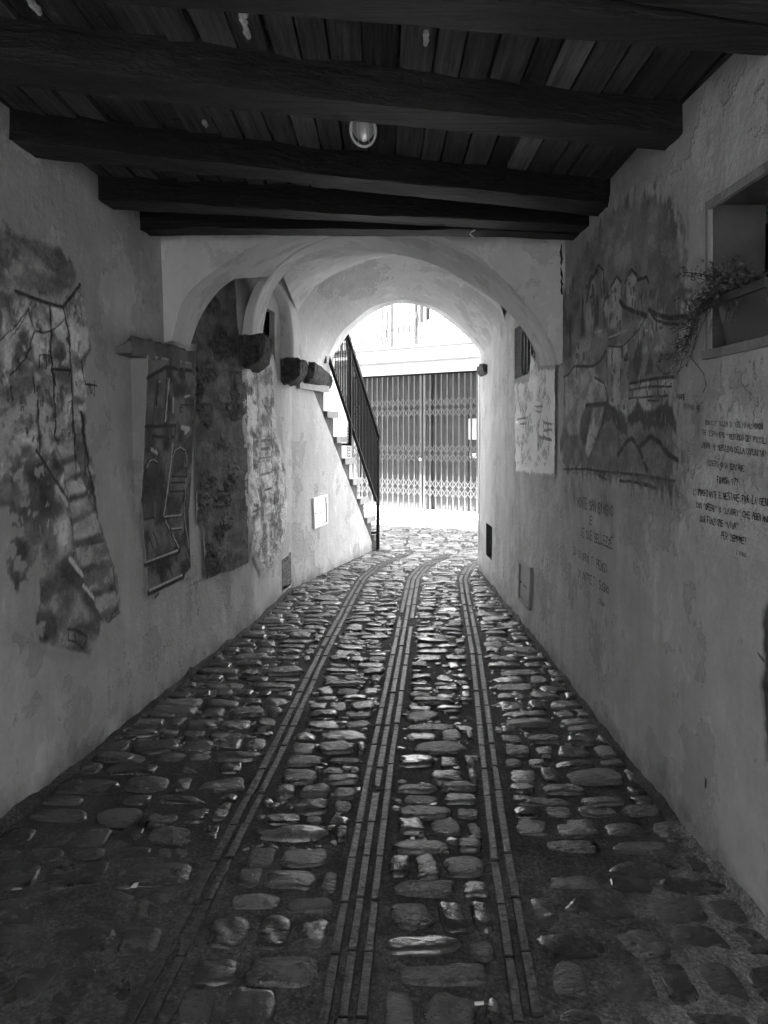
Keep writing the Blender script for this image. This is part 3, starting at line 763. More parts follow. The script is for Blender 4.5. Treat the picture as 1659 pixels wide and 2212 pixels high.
LM1 = (([(100,570),(235,625),(350,665),(455,690),(590,520)],.022),([(455,690),(480,770),(510,900),(520,1150),(525,1400),(550,1700),(560,2000)],.016),([(355,680),(368,900),(372,1100),(390,1300),(405,1700)],.016),
               ([(190,690),(240,870),(320,880),(400,850),(480,770)],.006),([(190,700),(110,830),(-40,960)],.006),([(200,700),(140,830),(60,930)],.005),([(240,880),(210,990),(170,1090),(60,1210)],.009),
               ([(240,880),(300,890),(380,870),(470,790)],.005),([(375,1160),(520,1170)],.016),([(385,1180),(400,1280)],.014),([(510,1170),(505,1220)],.012),([(625,1275),(715,1285)],.014),([(700,1250),(700,1370)],.009),([(660,1290),(670,1340),(700,1350)],.006),
               ([(280,1060),(280,1150)],.008),([(280,1055),(330,1050),(335,1160)],.008),([(265,1400),(270,1550),(285,1790)],.012),([(600,1100),(610,1220),(625,1270)],.012),([(60,1290),(70,1400)],.012),([(235,1200),(245,1340)],.01),
               ([(490,1500),(500,1420),(520,1400),(535,1480),(530,1650)],.008),([(255,1780),(330,1900),(490,2140)],.016),([(600,1490),(640,1800),(690,2100)],.022))
for pts,wd in LM1: c.stroke(pts, wd, K, .9, cA, .3)
for pts,wd in (([(560,300),(640,280),(720,260)],.02),([(590,555),(720,520),(800,490)],.012),([(650,800),(760,770),(900,740)],.03),([(740,960),(900,900)],.012),([(520,190),(560,330),(580,600)],.012),([(740,0),(760,200),(790,400),(830,560)],.02),
               ([(560,620),(650,790),(740,960),(820,1100),(870,1140),(960,1060)],.018),([(530,1200),(600,1200),(690,1260)],.02),([(540,1230),(540,1290),(600,1300),(600,1230)],.012),([(600,1300),(650,1360),(690,1270)],.012),([(80,150),(110,300),(180,200)],.01)):
    c.stroke(pts, wd, .05, .85, cB, .35)
for pts,wd in (([(555,630),(650,770)],.022),([(670,850),(740,960)],.02),([(580,555),(700,530),(800,500)],.012),([(640,800),(760,770)],.010),([(430,30),(530,190)],.02),([(700,100),(740,300),(800,470)],.012)):
    c.stroke(pts, wd, .6, .85, cB, .3)
for poly in ([(570,380),(700,330),(740,480),(600,540)],[(560,210),(650,190),(660,270),(560,300)],[(510,80),(590,60),(600,140),(540,150)],[(590,570),(780,560),(800,700),(660,760)],[(700,850),(880,800),(900,880),(740,930)],[(770,990),(930,930),(940,1040),(830,1110)]):
    c.fill(poly, .34, .8, cB, .01, .012, .35)
for poly,v in (([(90,470),(180,470),(190,640),(110,660),(60,600)],.085),([(290,1080),(430,1100),(450,1250),(330,1290),(270,1180)],.1),([(640,880),(740,960),(780,1080),(690,1000)],.07),([(620,820),(660,800),(700,900),(640,880)],.06),([(70,680),(250,640),(240,760),(180,880),(80,880)],.15)):
    c.fill(poly, v, .85, cB, .02, .01, .5)
cH = lambda x,y: (.4688*x, 431.8+.4688*y)
for poly in ([(240,1130),(330,1120),(330,1160),(250,1200)],[(290,1240),(335,1230),(340,1265),(295,1290)],[(285,1310),(335,1300),(340,1340),(290,1370)],[(320,1400),(410,1395),(415,1440),(325,1465)],[(325,1500),(410,1480),(425,1540),(330,1600)],[(250,1480),(300,1460),(310,1600),(270,1650)]): c.fill(poly, .56, .85, cH, .006, .02, .3)
for poly in ([(335,1620),(480,1590),(505,1690),(365,1740)],[(390,1775),(510,1730),(520,1780),(420,1830)],[(430,1850),(540,1810),(535,1890),(490,1940),(460,1940)]): c.fill(poly, .33, .9, cH, .005, .012, .3)
for poly in ([(330,1565),(470,1540),(480,1585),(335,1615)],[(365,1735),(510,1690),(515,1730),(375,1775)],[(410,1835),(515,1795),(525,1815),(430,1855)],[(250,1690),(330,1660),(420,1840),(470,1950),(400,1900),(330,1790)],[(150,1890),(220,1880),(260,1960),(240,2040),(160,2000)],[(240,1160),(280,1250),(260,1290),(220,1200)],[(60,1560),(110,1560),(110,1650),(70,1650)],[(165,1250),(240,1260),(250,1480),(170,1450)]): c.fill(poly, .09, .85, cH, .012, .014, .4)
for pts,wd in (([(310,1655),(370,1730)],.026),([(375,1775),(420,1838)],.022),([(335,1610),(475,1582)],.008)): c.stroke(pts, wd, .62, .9, cH, .2)
for poly in ([(60,450),(110,450),(115,500),(70,510)],[(140,470),(215,490),(210,560),(150,580)],[(225,490),(290,510),(300,620),(235,600)],[(300,480),(370,450),(400,600),(390,700),(340,620)],[(170,640),(215,640),(215,720),(175,730)],[(320,780),(380,800),(390,930),(330,900)],[(20,520),(60,540),(60,680),(20,700)],[(280,880),(320,890),(320,1050),(290,1060)],[(400,1220),(430,1220),(430,1260),(405,1260)],[(340,1280),(370,1280),(375,1330),(345,1330)]): c.fill(poly, .54, .85, cH, .012, .012, .35)
rn = np.random.default_rng(5)
for k in range(110):                                    # loose palette-knife strokes, light and dark
    x = rn.uniform(-20, 640); y = rn.uniform(620, 2900); L = rn.uniform(15, 90)
    c.stroke([(x,y),(x+rn.normal(0,8),y+L)], rn.uniform(.004,.013), rn.choice([.06,.1,.16,.46,.55]), rn.uniform(.25,.6)*(.75 if y<2200 else .5), cA, .6, h=.4)
for k in range(150):
    x = rn.uniform(-20,640); y = rn.uniform(640,2750)
    if y > 1800: x += (y-1800)*.12
    w_, h_ = rn.uniform(5,16), rn.uniform(10,45); v_ = rn.choice([.05,.08,.13,.5,.6]); 
    c.fill([(x-w_,y-h_),(x+w_*rn.uniform(.3,1),y-h_),(x+w_,y+h_*rn.uniform(.2,1)),(x-w_*rn.uniform(.4,1),y+h_)], v_, rn.uniform(.4,.85), cA, .03, .004, .3)
for k in range(16):
    x = rn.uniform(30,580); y = rn.uniform(820,1650); w_, h_ = rn.uniform(10,20), rn.uniform(28,60)
    c.stroke([(x,y+h_),(x,y),(x+w_,y),(x+w_,y+h_)], .009, .05, .8, cA, .3)
SL = [(250,1140),(280,1230),(290,1310),(305,1400),(320,1500),(330,1610),(365,1735),(410,1840),(465,1945)]; SR = [(330,1110),(345,1200),(370,1280),(400,1370),(430,1440),(480,1580),(510,1690),(520,1800),(540,1900)]
for i in range(8):
    a_,b_,c_,d_ = (np.array(q) for q in (SL[i],SR[i],SR[i+1],SL[i+1])); m0,m1 = a_+(d_-a_)*.66, b_+(c_-b_)*.66
    c.fill([a_,b_,m1,m0], .50 if i < 5 else .33, .95, cH, .006, .008, .25); c.fill([m0,m1,c_,d_], .16, .85, cH, .012, .012, .4)
for i in range(8): c.stroke([SL[i],SL[i+1]], .008, .07, .8, cH, .4); c.stroke([SR[i],SR[i+1]], .014, .09, .7, cH, .5)
for pts,wd in (([(310,1655),(370,1730)],.026),([(375,1775),(420,1838)],.022)): c.stroke(pts, wd, .62, .95, cH, .2)
for pts,wd in LM1: c.stroke(pts, wd*.75, .04, .95, cA, .35)
c.ht += (fbm(c.nz,c.ny,10,16,77,4)-.5)*1.2*c.al
for k in range(26):                                     # flaked patches showing bare plaster
    x = rn.uniform(0,300); y = rn.uniform(1900,3300); r = rn.uniform(10,45)
    q = c.w([(x-r,y-r),(x+r,y-r),(x+r,y+r),(x-r,y+r)], cA); mm = c.mask(q,.03,.004)
    if mm is not None:
        (i0,i1,j0,j1),m = mm; c.al[i0:i1,j0:j1] *= 1-m
c.build('mural', lwall, label='flaking painted street of houses and steps')

# --- protruding painted panel under a stone lintel
PROT = lambda z: .075*np.clip((z-1.02)/.85, 0, 1)**.8
c = Canvas(XL, 3.86, 4.84, .55, 1.95, .005)
panel_outline = [(187,640),(545,690),(560,1000),(572,1640),(575,1960),(500,2010),(330,2110),(290,2110),(265,1900),(240,1700),(215,1550),(200,1100)]
c.fill([(187,640),(545,690),(552,760),(310,700),(190,770)], .19, 1, cC, .004, .006, .2)
c.fill([(190,775),(310,705),(530,735),(545,1000),(550,1250),(565,1500),(575,1960),(540,1960),(500,2005),(320,2110),(285,2110),(265,1900),(240,1650),(215,1530),(200,1100)], .115, 1, cC, .006, .008, .55)
c.fill([(190,775),(310,705),(320,1050),(200,1070)], .15, .8, cC, .004, .01, .3)
c.fill([(545,700),(560,700),(575,1640),(575,1900),(545,1700)], .30, .9, cC, .004, .008, .2)
for pts,wd in (([(190,772),(310,703),(530,735)],.024),([(313,705),(318,900),(320,1060)],.012),([(200,1075),(395,1068)],.02),([(395,1060),(397,1150)],.01),([(250,1135),(390,1140)],.016),([(420,940),(520,938)],.011),([(418,940),(418,990)],.008),([(410,955),(430,955),(420,990),(410,955)],.008),([(520,925),(520,965)],.008),
               ([(260,795),(262,930)],.03),([(250,800),(248,1080)],.01),([(385,1270),(400,1225),(435,1210),(470,1230),(480,1300)],.016),([(225,1350),(240,1300),(265,1285),(295,1300),(305,1400)],.016),([(400,1330),(490,1330)],.01),([(400,1385),(490,1385)],.01),([(395,1425),(490,1420)],.011),([(395,1480),(490,1475)],.012),([(370,1640),(490,1630)],.014),([(420,1720),(490,1710)],.012),([(370,1640),(420,1720)],.016),([(420,1740),(480,1850)],.016),
               ([(250,1650),(310,1640)],.014),([(260,1930),(380,1880),(470,1850)],.036),([(280,2110),(380,2060),(500,2005)],.04),([(330,1950),(365,2030)],.012),([(400,1930),(430,2000)],.012),([(275,1730),(310,1830)],.012),([(310,1730),(340,1810)],.012),([(490,1330),(510,1800),(570,1950)],.02),([(215,1530),(250,1650)],.014),([(320,2140),(345,2110)],.014)):
    c.stroke(pts, wd*1.2, .02, 1, cC, .15)
for poly,v in (([(200,1080),(235,1080),(240,1140),(210,1200),(200,1150)],.05),([(330,1080),(375,1080),(375,1150),(330,1150)],.05),([(230,1340),(265,1300),(300,1340),(300,1600),(225,1560)],.045),([(395,1240),(435,1215),(475,1250),(470,1340),(400,1390)],.05),([(225,1550),(300,1560),(310,1640),(250,1650)],.06),([(490,1150),(520,1140),(520,1300),(490,1290)],.06),([(310,1300),(350,1300),(370,1640),(320,1700)],.08),([(500,1500),(530,1500),(545,1820),(520,1800)],.06),([(400,1500),(480,1490),(480,1620),(380,1630)],.11)):
    c.fill(poly, v, .85, cC, .008, .012, .4)
for pts,wd in (([(330,780),(328,880),(325,1040)],.016),([(365,900),(368,980)],.022),([(435,1080),(480,1090),(460,1110)],.03),([(385,1180),(380,1400),(370,1620)],.018),([(260,1920),(460,1845)],.012),([(285,2095),(490,1998)],.012),([(262,800),(262,790),(275,795)],.006),([(375,1635),(485,1625)],.008),([(425,1712),(490,1703)],.007),([(430,1750),(470,1830)],.01),([(385,1660),(410,1710)],.01),([(250,1215),(290,1240)],.02),([(390,1265),(405,1220),(435,1203),(470,1222),(485,1290)],.006),([(230,1330),(245,1290),(268,1278),(298,1295)],.006),([(490,1400),(500,1600),(530,1820)],.008),([(440,890),(470,880)],.014)):
    c.stroke(pts, wd*1.25, .5, .95, cC, .4, h=.3)
for k in range(140):
    x = rn.uniform(200,560); y = rn.uniform(760,2000)
    c.stroke([(x,y),(x+rn.normal(0,4),y+rn.uniform(8,50))], rn.uniform(.003,.008), rn.choice([.05,.08,.26,.34]), rn.uniform(.3,.6), cC, .6)
P_EX = lambda Y,Z: PROT(Z)
pan = c.build('painted_panel', lwall, label='dark painted panel with archway and ladder steps', extra=P_EX)
# its cream near side, widening to the top, and the lintel slab
zz = np.linspace(1.02, 1.93, 26); yn = np.array([onwall(*cC(lin(213,187,(z-1.02)/.9), lin(1555,640,(z-1.02)/.9)), XL)[0] for z in zz])
v = []; rj = np.random.default_rng(9)
for z, y in zip(zz, yn):
    x0 = float(XL(y,z)) - .01; x1 = float(XL(y,z)) + WALLOFF + .004 + float(PROT(z)); v += [(x0,y-.012+rj.normal(0,.001),z),(x1,y+rj.normal(0,.001),z)]
mk('panel_side', v, [(2*i,2*i+1,2*i+3,2*i+2) for i in range(len(zz)-1)], M['frame'], pan, smooth=True)
v = []; yr = 4.80
for z in zz:
    x0 = float(XL(yr,z)) - .02; x1 = float(XL(yr,z)) + WALLOFF + .004 + float(PROT(z)); v += [(x0,yr+.01,z),(x1,yr-.02,z)]
b = MB()
for i in range(4): pass
lv = []
nL = 18
for i in range(nL+1):
    t = i/nL; y = lin(3.895, 4.86, t); rr = np.random.default_rng(300+i)
    x = float(XL(y,1.9)); zt = lin(2.015,2.035,t) + rr.normal(0,.004) - (.03 if i==0 else 0); zb_ = lin(1.925,1.87,t) + rr.normal(0,.007)
    pr = .082 + rr.normal(0,.005)
    lv += [(x-.03,y,zb_),(x+pr-.004,y,zb_),(x+pr+.004,y,zb_+.012),(x+pr+rr.normal(0,.004),y,zt-.012),(x+pr-.012,y,zt)]
fc = [(i*5+k, i*5+(k+1)%5, (i+1)*5+(k+1)%5, (i+1)*5+k) for i in range(nL) for k in range(5)] + [(0,1,2,3,4), tuple(nL*5+k for k in (4,3,2,1,0))]
mk('stone_lintel', lv, fc, M['lintel'], pan, smooth=False)

# --- exposed stone panel
c = Canvas(XL, 4.6, 6.2, .45, 2.75, .006)
so_ = [(384,724),(398,686),(420,645),(454,607),(505,603),(510,700),(513,722),(545,728),(548,770),(530,792),(531,900),(533,1060),(534,1216),(500,1232),(470,1240),(440,1253),(437,1180),(436,1140),(421,1130),(419,950),(416,790),(420,745),(400,735)]
c.fill(so_, .115, 1, ragged=.006, soft=.006, mottle=.22, streak=False)
rn = np.random.default_rng(15)
for k in range(34):
    px_, py_ = rn.uniform(395,530), rn.uniform(620,1240); y,z = onwall(px_,py_,XL)
    if not (4.85<y<6.0): continue
    ww, hh = rn.uniform(.10,.22), rn.uniform(.05,.105); pts = []
    for a in np.linspace(0,2*np.pi,9)[:-1]:
        yy = y+ww*math.cos(a)*rn.uniform(.7,1.1); z2 = z+hh*math.sin(a)*rn.uniform(.7,1.1)
        xx = float(XL(yy,z2)); pts.append((CX+F*xx/yy, HY-F*(z2-EYE)/yy))
    r = c.mask(c.w(pts, lambda x,y:(x,y)), .035, .014)
    if r is None: continue
    bb, m = r; i0,i1,j0,j1 = bb
    m = m*(c.al[i0:i1,j0:j1]>.5); tex = fbm(i1-i0,j1-j0,4,9,900+k,5)
    c.val[i0:i1,j0:j1] = c.val[i0:i1,j0:j1]*(1-m)+m*np.clip(rn.choice([.055,.08,.11])*(1+(tex-.5)*2.2),.03,.3); c.ht[i0:i1,j0:j1] += m*(rn.uniform(.25,.7)+(tex-.5)*1.5)
c.ht += (fbm(c.nz,c.ny,9,24,881,5)-.5)*.6*c.al; c.val *= np.clip(1+(fbm(c.nz,c.ny,20,50,882,5)-.5)*1.2,.4,1.7)
c.build('exposed_stone', lwall, M['relief'], label='dark exposed rubble stonework left bare of plaster', cut=.5)

# --- pale knife-painted steps mural, middle left
c = Canvas(XL, 5.85, 7.3, .35, 2.25, .006)
c.fill([(150,100),(300,60),(420,60),(440,400),(470,800),(540,1000),(560,1500),(520,1800),(450,2000),(330,2100),(230,1900),(180,1500),(165,1000),(150,500)], .46, .95, cE, .05, .05, .35)
c.fill([(155,110),(240,120),(260,500),(270,900),(280,1300),(300,1700),(230,1800),(190,1300),(160,800)], .66, .9, cE, .02, .03, .5)
for poly in ([(290,990),(400,970),(400,1110),(300,1150)],[(305,1160),(400,1130),(410,1250),(330,1300)],[(180,780),(220,800),(220,1150),(190,1150)],[(195,1200),(260,1250),(290,1450),(230,1480)],[(230,1640),(290,1560),(270,1750),(220,1780)]):
    c.fill(poly, .82, .85, cE, .01, .02, .25, h=.5)
for pts,wd in (([(270,200),(272,420),(275,600)],.02),([(320,450),(370,550)],.03),([(300,830),(385,825)],.03),([(300,910),(385,905)],.03),([(285,1000),(395,985)],.02),([(305,1160),(405,1130)],.02),([(335,1310),(400,1290)],.02),([(220,1520),(290,1490)],.02),([(400,200),(405,900),(410,1130)],.014),([(210,220),(212,420)],.012),([(230,1450),(270,1460)],.03),([(430,1380),(440,1500)],.02)):
    c.stroke(pts, wd, .2, .8, cE, .4, h=-.4)
for k in range(260):
    x = rn.uniform(170,480); y = rn.uniform(120,1900)
    c.stroke([(x,y),(x+rn.normal(0,6),y+rn.uniform(15,70))], rn.uniform(.006,.02), rn.choice([.26,.32,.6,.8]), rn.uniform(.3,.75), cE, .6, h=rn.choice([-.25,.25]))
c.ht += (fbm(c.nz,c.ny,9,20,78,5)-.5)*1.6*c.al
c.build('mural', lwall, M['relief'], label='pale palette-knife relief of a stepped alley')

# --- castle village mural on the right wall
c = Canvas(XR, 2.62, 4.84, .65, 2.80, .005)
c.fill([(10,640),(60,330),(150,200),(190,20),(330,-120),(420,-330),(620,-520),(900,-620),(1060,-480),(1150,-300),(1190,-60),(1220,100),(1240,400),(1200,700),(1110,940),(1110,1450),(1110,1650),(1100,1850),(1110,2000),(1160,2100),(1150,2200),(1050,2300),(900,2200),(560,2100),(300,2060),(60,2000),(20,1700),(60,1500),(60,1000)], .19, .92, cD, .10, .04, .35)
c.fill([(330,-100),(450,-250),(700,-330),(900,-420),(1000,-250),(900,0),(700,100),(500,200),(430,200),(380,60)], .315, .7, cD, .06, .06, .12)
c.fill([(130,380),(200,200),(300,60),(260,300),(150,420)], .32, .7, cD, .04, .05, .1)
H = [([(290,240),(380,95),(430,160),(430,400),(420,760),(270,760),(265,450)],.25),([(500,300),(555,205),(595,260),(600,650),(480,700),(430,500)],.30),([(635,260),(690,140),(745,210),(735,500),(640,500)],.29),([(740,240),(830,210),(845,480),(740,480)],.27),([(845,320),(920,340),(910,400),(850,410)],.16),
     ([(1050,440),(1090,340),(1250,290),(1260,350),(1100,420)],.12),([(1000,500),(1140,430),(1145,470),(1010,510)],.14),([(920,420),(1000,390),(1000,450),(930,450)],.16),([(75,1120),(150,1030),(340,1030),(350,1100),(460,1200),(460,1360),(280,1370),(220,1500),(200,1660),(110,1660),(75,1560)],.33),
     ([(470,870),(650,810),(660,1500),(480,1380),(465,1200)],.34),([(140,940),(180,790),(310,760),(300,1020),(160,1030)],.27),([(660,1180),(1080,1120),(1060,1380),(660,1480)],.33),([(1140,470),(1230,400),(1230,700),(1130,760)],.33),([(850,520),(1000,520),(1000,880),(860,900)],.29),([(660,720),(840,560),(840,900),(680,960)],.25)]
for poly,v in H: c.fill(poly, v*(1.16 if v > .22 else .8), .9, cD, .008, .01, .22)
for poly,v in (([(80,1000),(110,950),(150,960),(150,1030),(90,1090)],.2),([(360,380),(385,370),(385,670),(340,670)],.045),([(265,440),(290,240),(380,95),(380,180),(310,270),(280,450)],.05),([(235,330),(250,540),(255,750),(220,760)],.045),([(125,500),(135,940),(108,945)],.045),
               ([(745,810),(785,830),(790,980),(750,1130),(725,1130),(695,1000)],.07),([(870,900),(885,1000),(880,1110),(810,1110)],.09),([(270,1380),(440,1370),(450,1420),(300,1400)],.12),
               ([(270,1370),(330,1400),(290,1700),(240,1760),(210,1680),(220,1530)],.09),([(440,1420),(465,1290),(500,1400),(580,1430),(650,1560),(650,1680),(560,1620),(500,1520),(430,1560),(380,1680),(370,1740),(360,1700),(400,1560)],.045),
               ([(660,1490),(740,1350),(790,1430),(870,1450),(960,1380),(1020,1340),(1080,1480),(1110,1560),(1105,1670),(1060,1600),(940,1600),(800,1610),(780,1540),(700,1560),(650,1570)],.045),
               ([(20,1720),(60,1580),(110,1650),(60,1760),(30,1850)],.08),([(420,1750),(500,1740),(500,1850),(430,1860)],.09)):
    c.fill(poly, v, .9, cD, .018, .008, .3)
c.fill([(330,1420),(430,1420),(400,1560),(330,1780),(290,1860),(260,1800),(290,1620)], .37, .9, cD, .01, .01, .35)
c.fill([(560,1830),(650,1690),(700,1720),(760,1800),(830,1970),(560,1990),(300,1970),(330,1830),(400,1700),(480,1560),(560,1640)], .2, .8, cD, .02, .02, .3)
c.fill([(780,1750),(860,1700),(940,1760),(1080,1900),(1080,2080),(840,2020),(770,1850)], .17, .85, cD, .02, .02, .35)
for pts,wd in (([(565,1840),(640,1720),(690,1690),(760,1790),(830,1980)],.035),([(770,1760),(870,1670),(960,1740),(1040,1850),(1115,1890)],.05),([(580,430),(610,480),(700,520),(830,570)],.026),([(850,510),(930,560),(1050,590),(1195,570)],.026),([(860,530),(920,610),(1020,640),(1125,645)],.018),([(590,430),(640,490)],.012),
               ([(815,590),(760,690),(660,800),(600,850),(500,850),(470,840)],.011),([(450,890),(400,980),(330,1030),(250,1030),(160,1030),(110,1100),(60,1130)],.02),([(600,850),(605,940)],.022),([(510,880),(508,970)],.018),([(635,920),(640,1050),(665,1160),(655,1500)],.007),([(625,970),(660,965),(645,910),(625,970)],.02),
               ([(350,1130),(440,1190),(460,1290)],.016),([(667,1190),(770,1165),(930,1140),(1080,1125)],.018),([(665,1250),(860,1215),(1060,1215)],.012),([(665,1325),(840,1310),(1025,1300)],.011),([(840,1345),(940,1345)],.012),([(770,1170),(760,1250)],.009),([(930,1140),(930,1290)],.008),([(820,1190),(820,1260)],.007),([(830,1310),(830,1390)],.007),([(1000,1245),(1000,1280)],.007),([(700,1260),(700,1320)],.006),([(880,1385),(880,1430)],.007),([(865,1160),(865,1215)],.006),([(735,1260),(735,1310)],.005),
               ([(70,1140),(72,1350),(75,1560)],.01),([(180,1260),(175,1460)],.012),([(205,1260),(200,1460)],.008),([(180,1050),(185,1140)],.018),([(210,1050),(205,1130)],.012),([(105,1350),(100,1460)],.012),([(110,1150),(105,1270)],.01),([(505,1150),(505,1200)],.014),([(590,1100),(590,1200)],.014),([(460,900),(465,1200)],.008),([(270,1390),(450,1370)],.03),
               ([(500,300),(555,205),(595,260)],.016),([(635,260),(690,140),(745,210)],.018),([(740,240),(830,210),(845,260)],.018),([(595,260),(600,460)],.009),([(635,260),(640,480)],.009),([(740,220),(725,480)],.009),([(500,300),(505,500)],.008),([(380,95),(430,150),(435,350)],.016),([(540,380),(540,430)],.012),([(680,310),(685,370)],.014),([(780,380),(778,450)],.014),([(405,250),(408,320)],.012),
               ([(60,1975),(180,1970),(280,1975),(420,1995),(600,2010),(780,2030),(960,2060),(1090,2085)],.016),([(580,2080),(720,2090),(920,2150)],.02),([(380,2030),(460,2070)],.016),([(760,2110),(850,2110)],.02),([(480,780),(560,740),(660,690)],.012),([(1080,430),(1140,400)],.01),([(930,450),(930,560)],.008),([(985,450),(985,650)],.007),([(1130,530),(1130,760)],.006),([(1200,420),(1190,490)],.02),([(300,400),(340,380)],.012),([(440,410),(490,380)],.01)):
    c.stroke(pts, min(wd*1.0, .028), .028, .96, cD, .32)
for k in range(90):                                     # tile-roof dashes, ivy dashes
    x = rn.uniform(660,1100); y = rn.uniform(1400,1640); c.stroke([(x,y),(x+rn.normal(0,3),y+rn.uniform(15,40))], .008, rn.choice([.04,.06,.3]), .7, cD, .4)
for k in range(60):
    x = rn.uniform(440,640); y = rn.uniform(1420,1600); c.stroke([(x,y),(x+rn.normal(0,3),y+rn.uniform(15,40))], .008, rn.choice([.05,.07,.25]), .6, cD, .4)
for k in range(10):
    x = 175+k*13; c.stroke([(x,900-k*2),(x+14,800-k*3)], .008, .62, .85, cD, .3)
for pts in ([(480,770),(560,735),(660,690)],[(345,1160),(430,1200)],[(800,710),(840,700)],[(880,700),(885,760)],[(470,930),(490,1010)],[(350,720),(410,700)]): c.stroke(pts, .012, .55, .7, cD, .5)
for k in range(260):
    x = rn.uniform(60,1080); y = rn.uniform(300,1950); c.stroke([(x,y),(x+rn.normal(0,4),y+rn.uniform(20,90))], rn.uniform(.004,.009), rn.choice([.07,.12,.34,.42]), rn.uniform(.2,.55), cD, .6)
for poly,v in H[:6]+H[9:13]+H[13:]:                     # doors, windows and shadowed sides of the houses
    P = np.array(poly); x0,y0 = P.min(0); x1,y1 = P.max(0)
    for k in range(int(3+(x1-x0)*(y1-y0)/16000)):
        x = rn.uniform(x0+8,x1-8); y = rn.uniform(y0+.25*(y1-y0),y1-20); w_,h_ = rn.uniform(5,11), rn.uniform(16,40)
        c.fill([(x-w_,y-h_),(x+w_,y-h_),(x+w_,y+h_),(x-w_,y+h_)], rn.choice([.06,.09,.14]), .85, cD, .004, .004)
    for k in range(5):
        x = rn.uniform(x0,x1); y = rn.uniform(y0,y1); c.stroke([(x,y),(x+rn.normal(0,3),y+rn.uniform(40,150))], rn.uniform(.006,.012), rn.choice([.06,.1,.52]), .6, cD, .6)
for k in range(120):                                    # rocks and scrub at the foot
    x = rn.uniform(40,1090); y = rn.uniform(1640,1960); c.stroke([(x,y),(x+rn.normal(0,22),y+rn.uniform(20,70))], rn.uniform(.006,.02), rn.choice([.05,.09,.13,.3]), rn.uniform(.3,.7), cD, .6)
for k in range(60):
    x = rn.uniform(70,1100); y = 1975+.085*(x-60)+rn.normal(12,18); c.stroke([(x,y),(x+rn.uniform(20,90),y+rn.normal(4,6))], rn.uniform(.006,.016), rn.choice([.05,.08,.12]), .7, cD, .5)
for k in range(34):                                     # washed-out drips under the rocks
    x = rn.uniform(60,1130); y = rn.uniform(2020,2150); c.stroke([(x,y),(x+rn.normal(0,6),y+rn.uniform(60,260))], rn.uniform(.02,.05), .22, rn.uniform(.25,.6), cD, .5)
c.ht += (fbm(c.nz,c.ny,8,5,79,4)-.5)*.5*c.al
c.build('mural', rwall, label='hill village with tall houses, cypresses and garden wall')

# --- pale mural under the grille
c = Canvas(XR, 4.86, 6.5, 1.2, 2.2, .006)
c.fill([(206,650),(300,640),(310,480),(345,520),(360,560),(460,560),(458,700),(458,1000),(455,1220),(380,1210),(215,1195),(208,1000),(206,800)], .9, 1, cF, .022, .014, .30)
for k in range(230):
    x = rn.uniform(212,440); y = rn.uniform(640,1150)
    c.stroke([(x,y),(x+rn.normal(0,6),y+rn.uniform(8,40))], rn.uniform(.008,.03), rn.choice([.2,.28,.33,.75,.8]), rn.uniform(.35,.85), cF, .6, h=.3)
for pts,wd in (([(230,870),(280,860)],.02),([(240,900),(275,895)],.02),([(390,940),(440,935)],.025),([(390,890),(440,900)],.02),([(385,880),(390,980),(430,1000)],.02),([(415,850),(418,930)],.02),([(335,790),(380,790)],.02),([(340,820),(375,825)],.015),([(360,980),(440,1000)],.03)): c.stroke(pts, wd, .25, .85, cF, .4)
c.ht += (fbm(c.nz,c.ny,9,24,80,5)-.5)*1.8*c.al
c.build('mural', rwall, M['relief'], label='bright white rough-plaster landscape under the grille')

# --- worn patches: pale overpaint behind the poem, scuffs, black paint for a shadowed recess edge
c = Canvas(XR, 1.9, 3.1, .7, 1.75, .006)
c.fill([(1000,420),(1250,300),(1659,380),(1800,700),(1700,1000),(1100,900),(930,840),(940,600)], .54, .85, cG, .06, .06, .08)
c.fill([(830,1150),(1000,1000),(1400,1100),(1800,1350),(1700,1750),(1450,1900),(1000,1700),(850,1400)], .54, .85, cG, .06, .06, .08)
c.fill([(690,60),(850,0),(840,200),(820,380),(690,400)], .24, .6, cG, .03, .03, .2)
c.build('plaster_patch', rwall, label='pale patch of overpaint behind the poem', off=.001)
c = Canvas(XR, 2.2, 2.85, .2, 1.2, .005)
c.fill([(1654,1310),(1662,1300),(1700,1300),(1700,1640),(1660,1650),(1656,1560),(1650,1480),(1655,1400)], .035, .95, lambda x,y:(x,y), .02, .02, .4)  # shadowed, blackened recess edge painted flat as a dark patch
c.fill([(1642,1405),(1660,1425),(1660,1435),(1644,1415)], .02, .95, lambda x,y:(x,y), .003, .004)
c.fill([(1529,1680),(1533,1680),(1534,1695),(1531,1710),(1528,1700)], .015, 1, lambda x,y:(x,y), .003, .004)
c.build('shaded_edge_marks', rwall, label='black-painted shadowed recess edge and a small gouge low on the plaster')

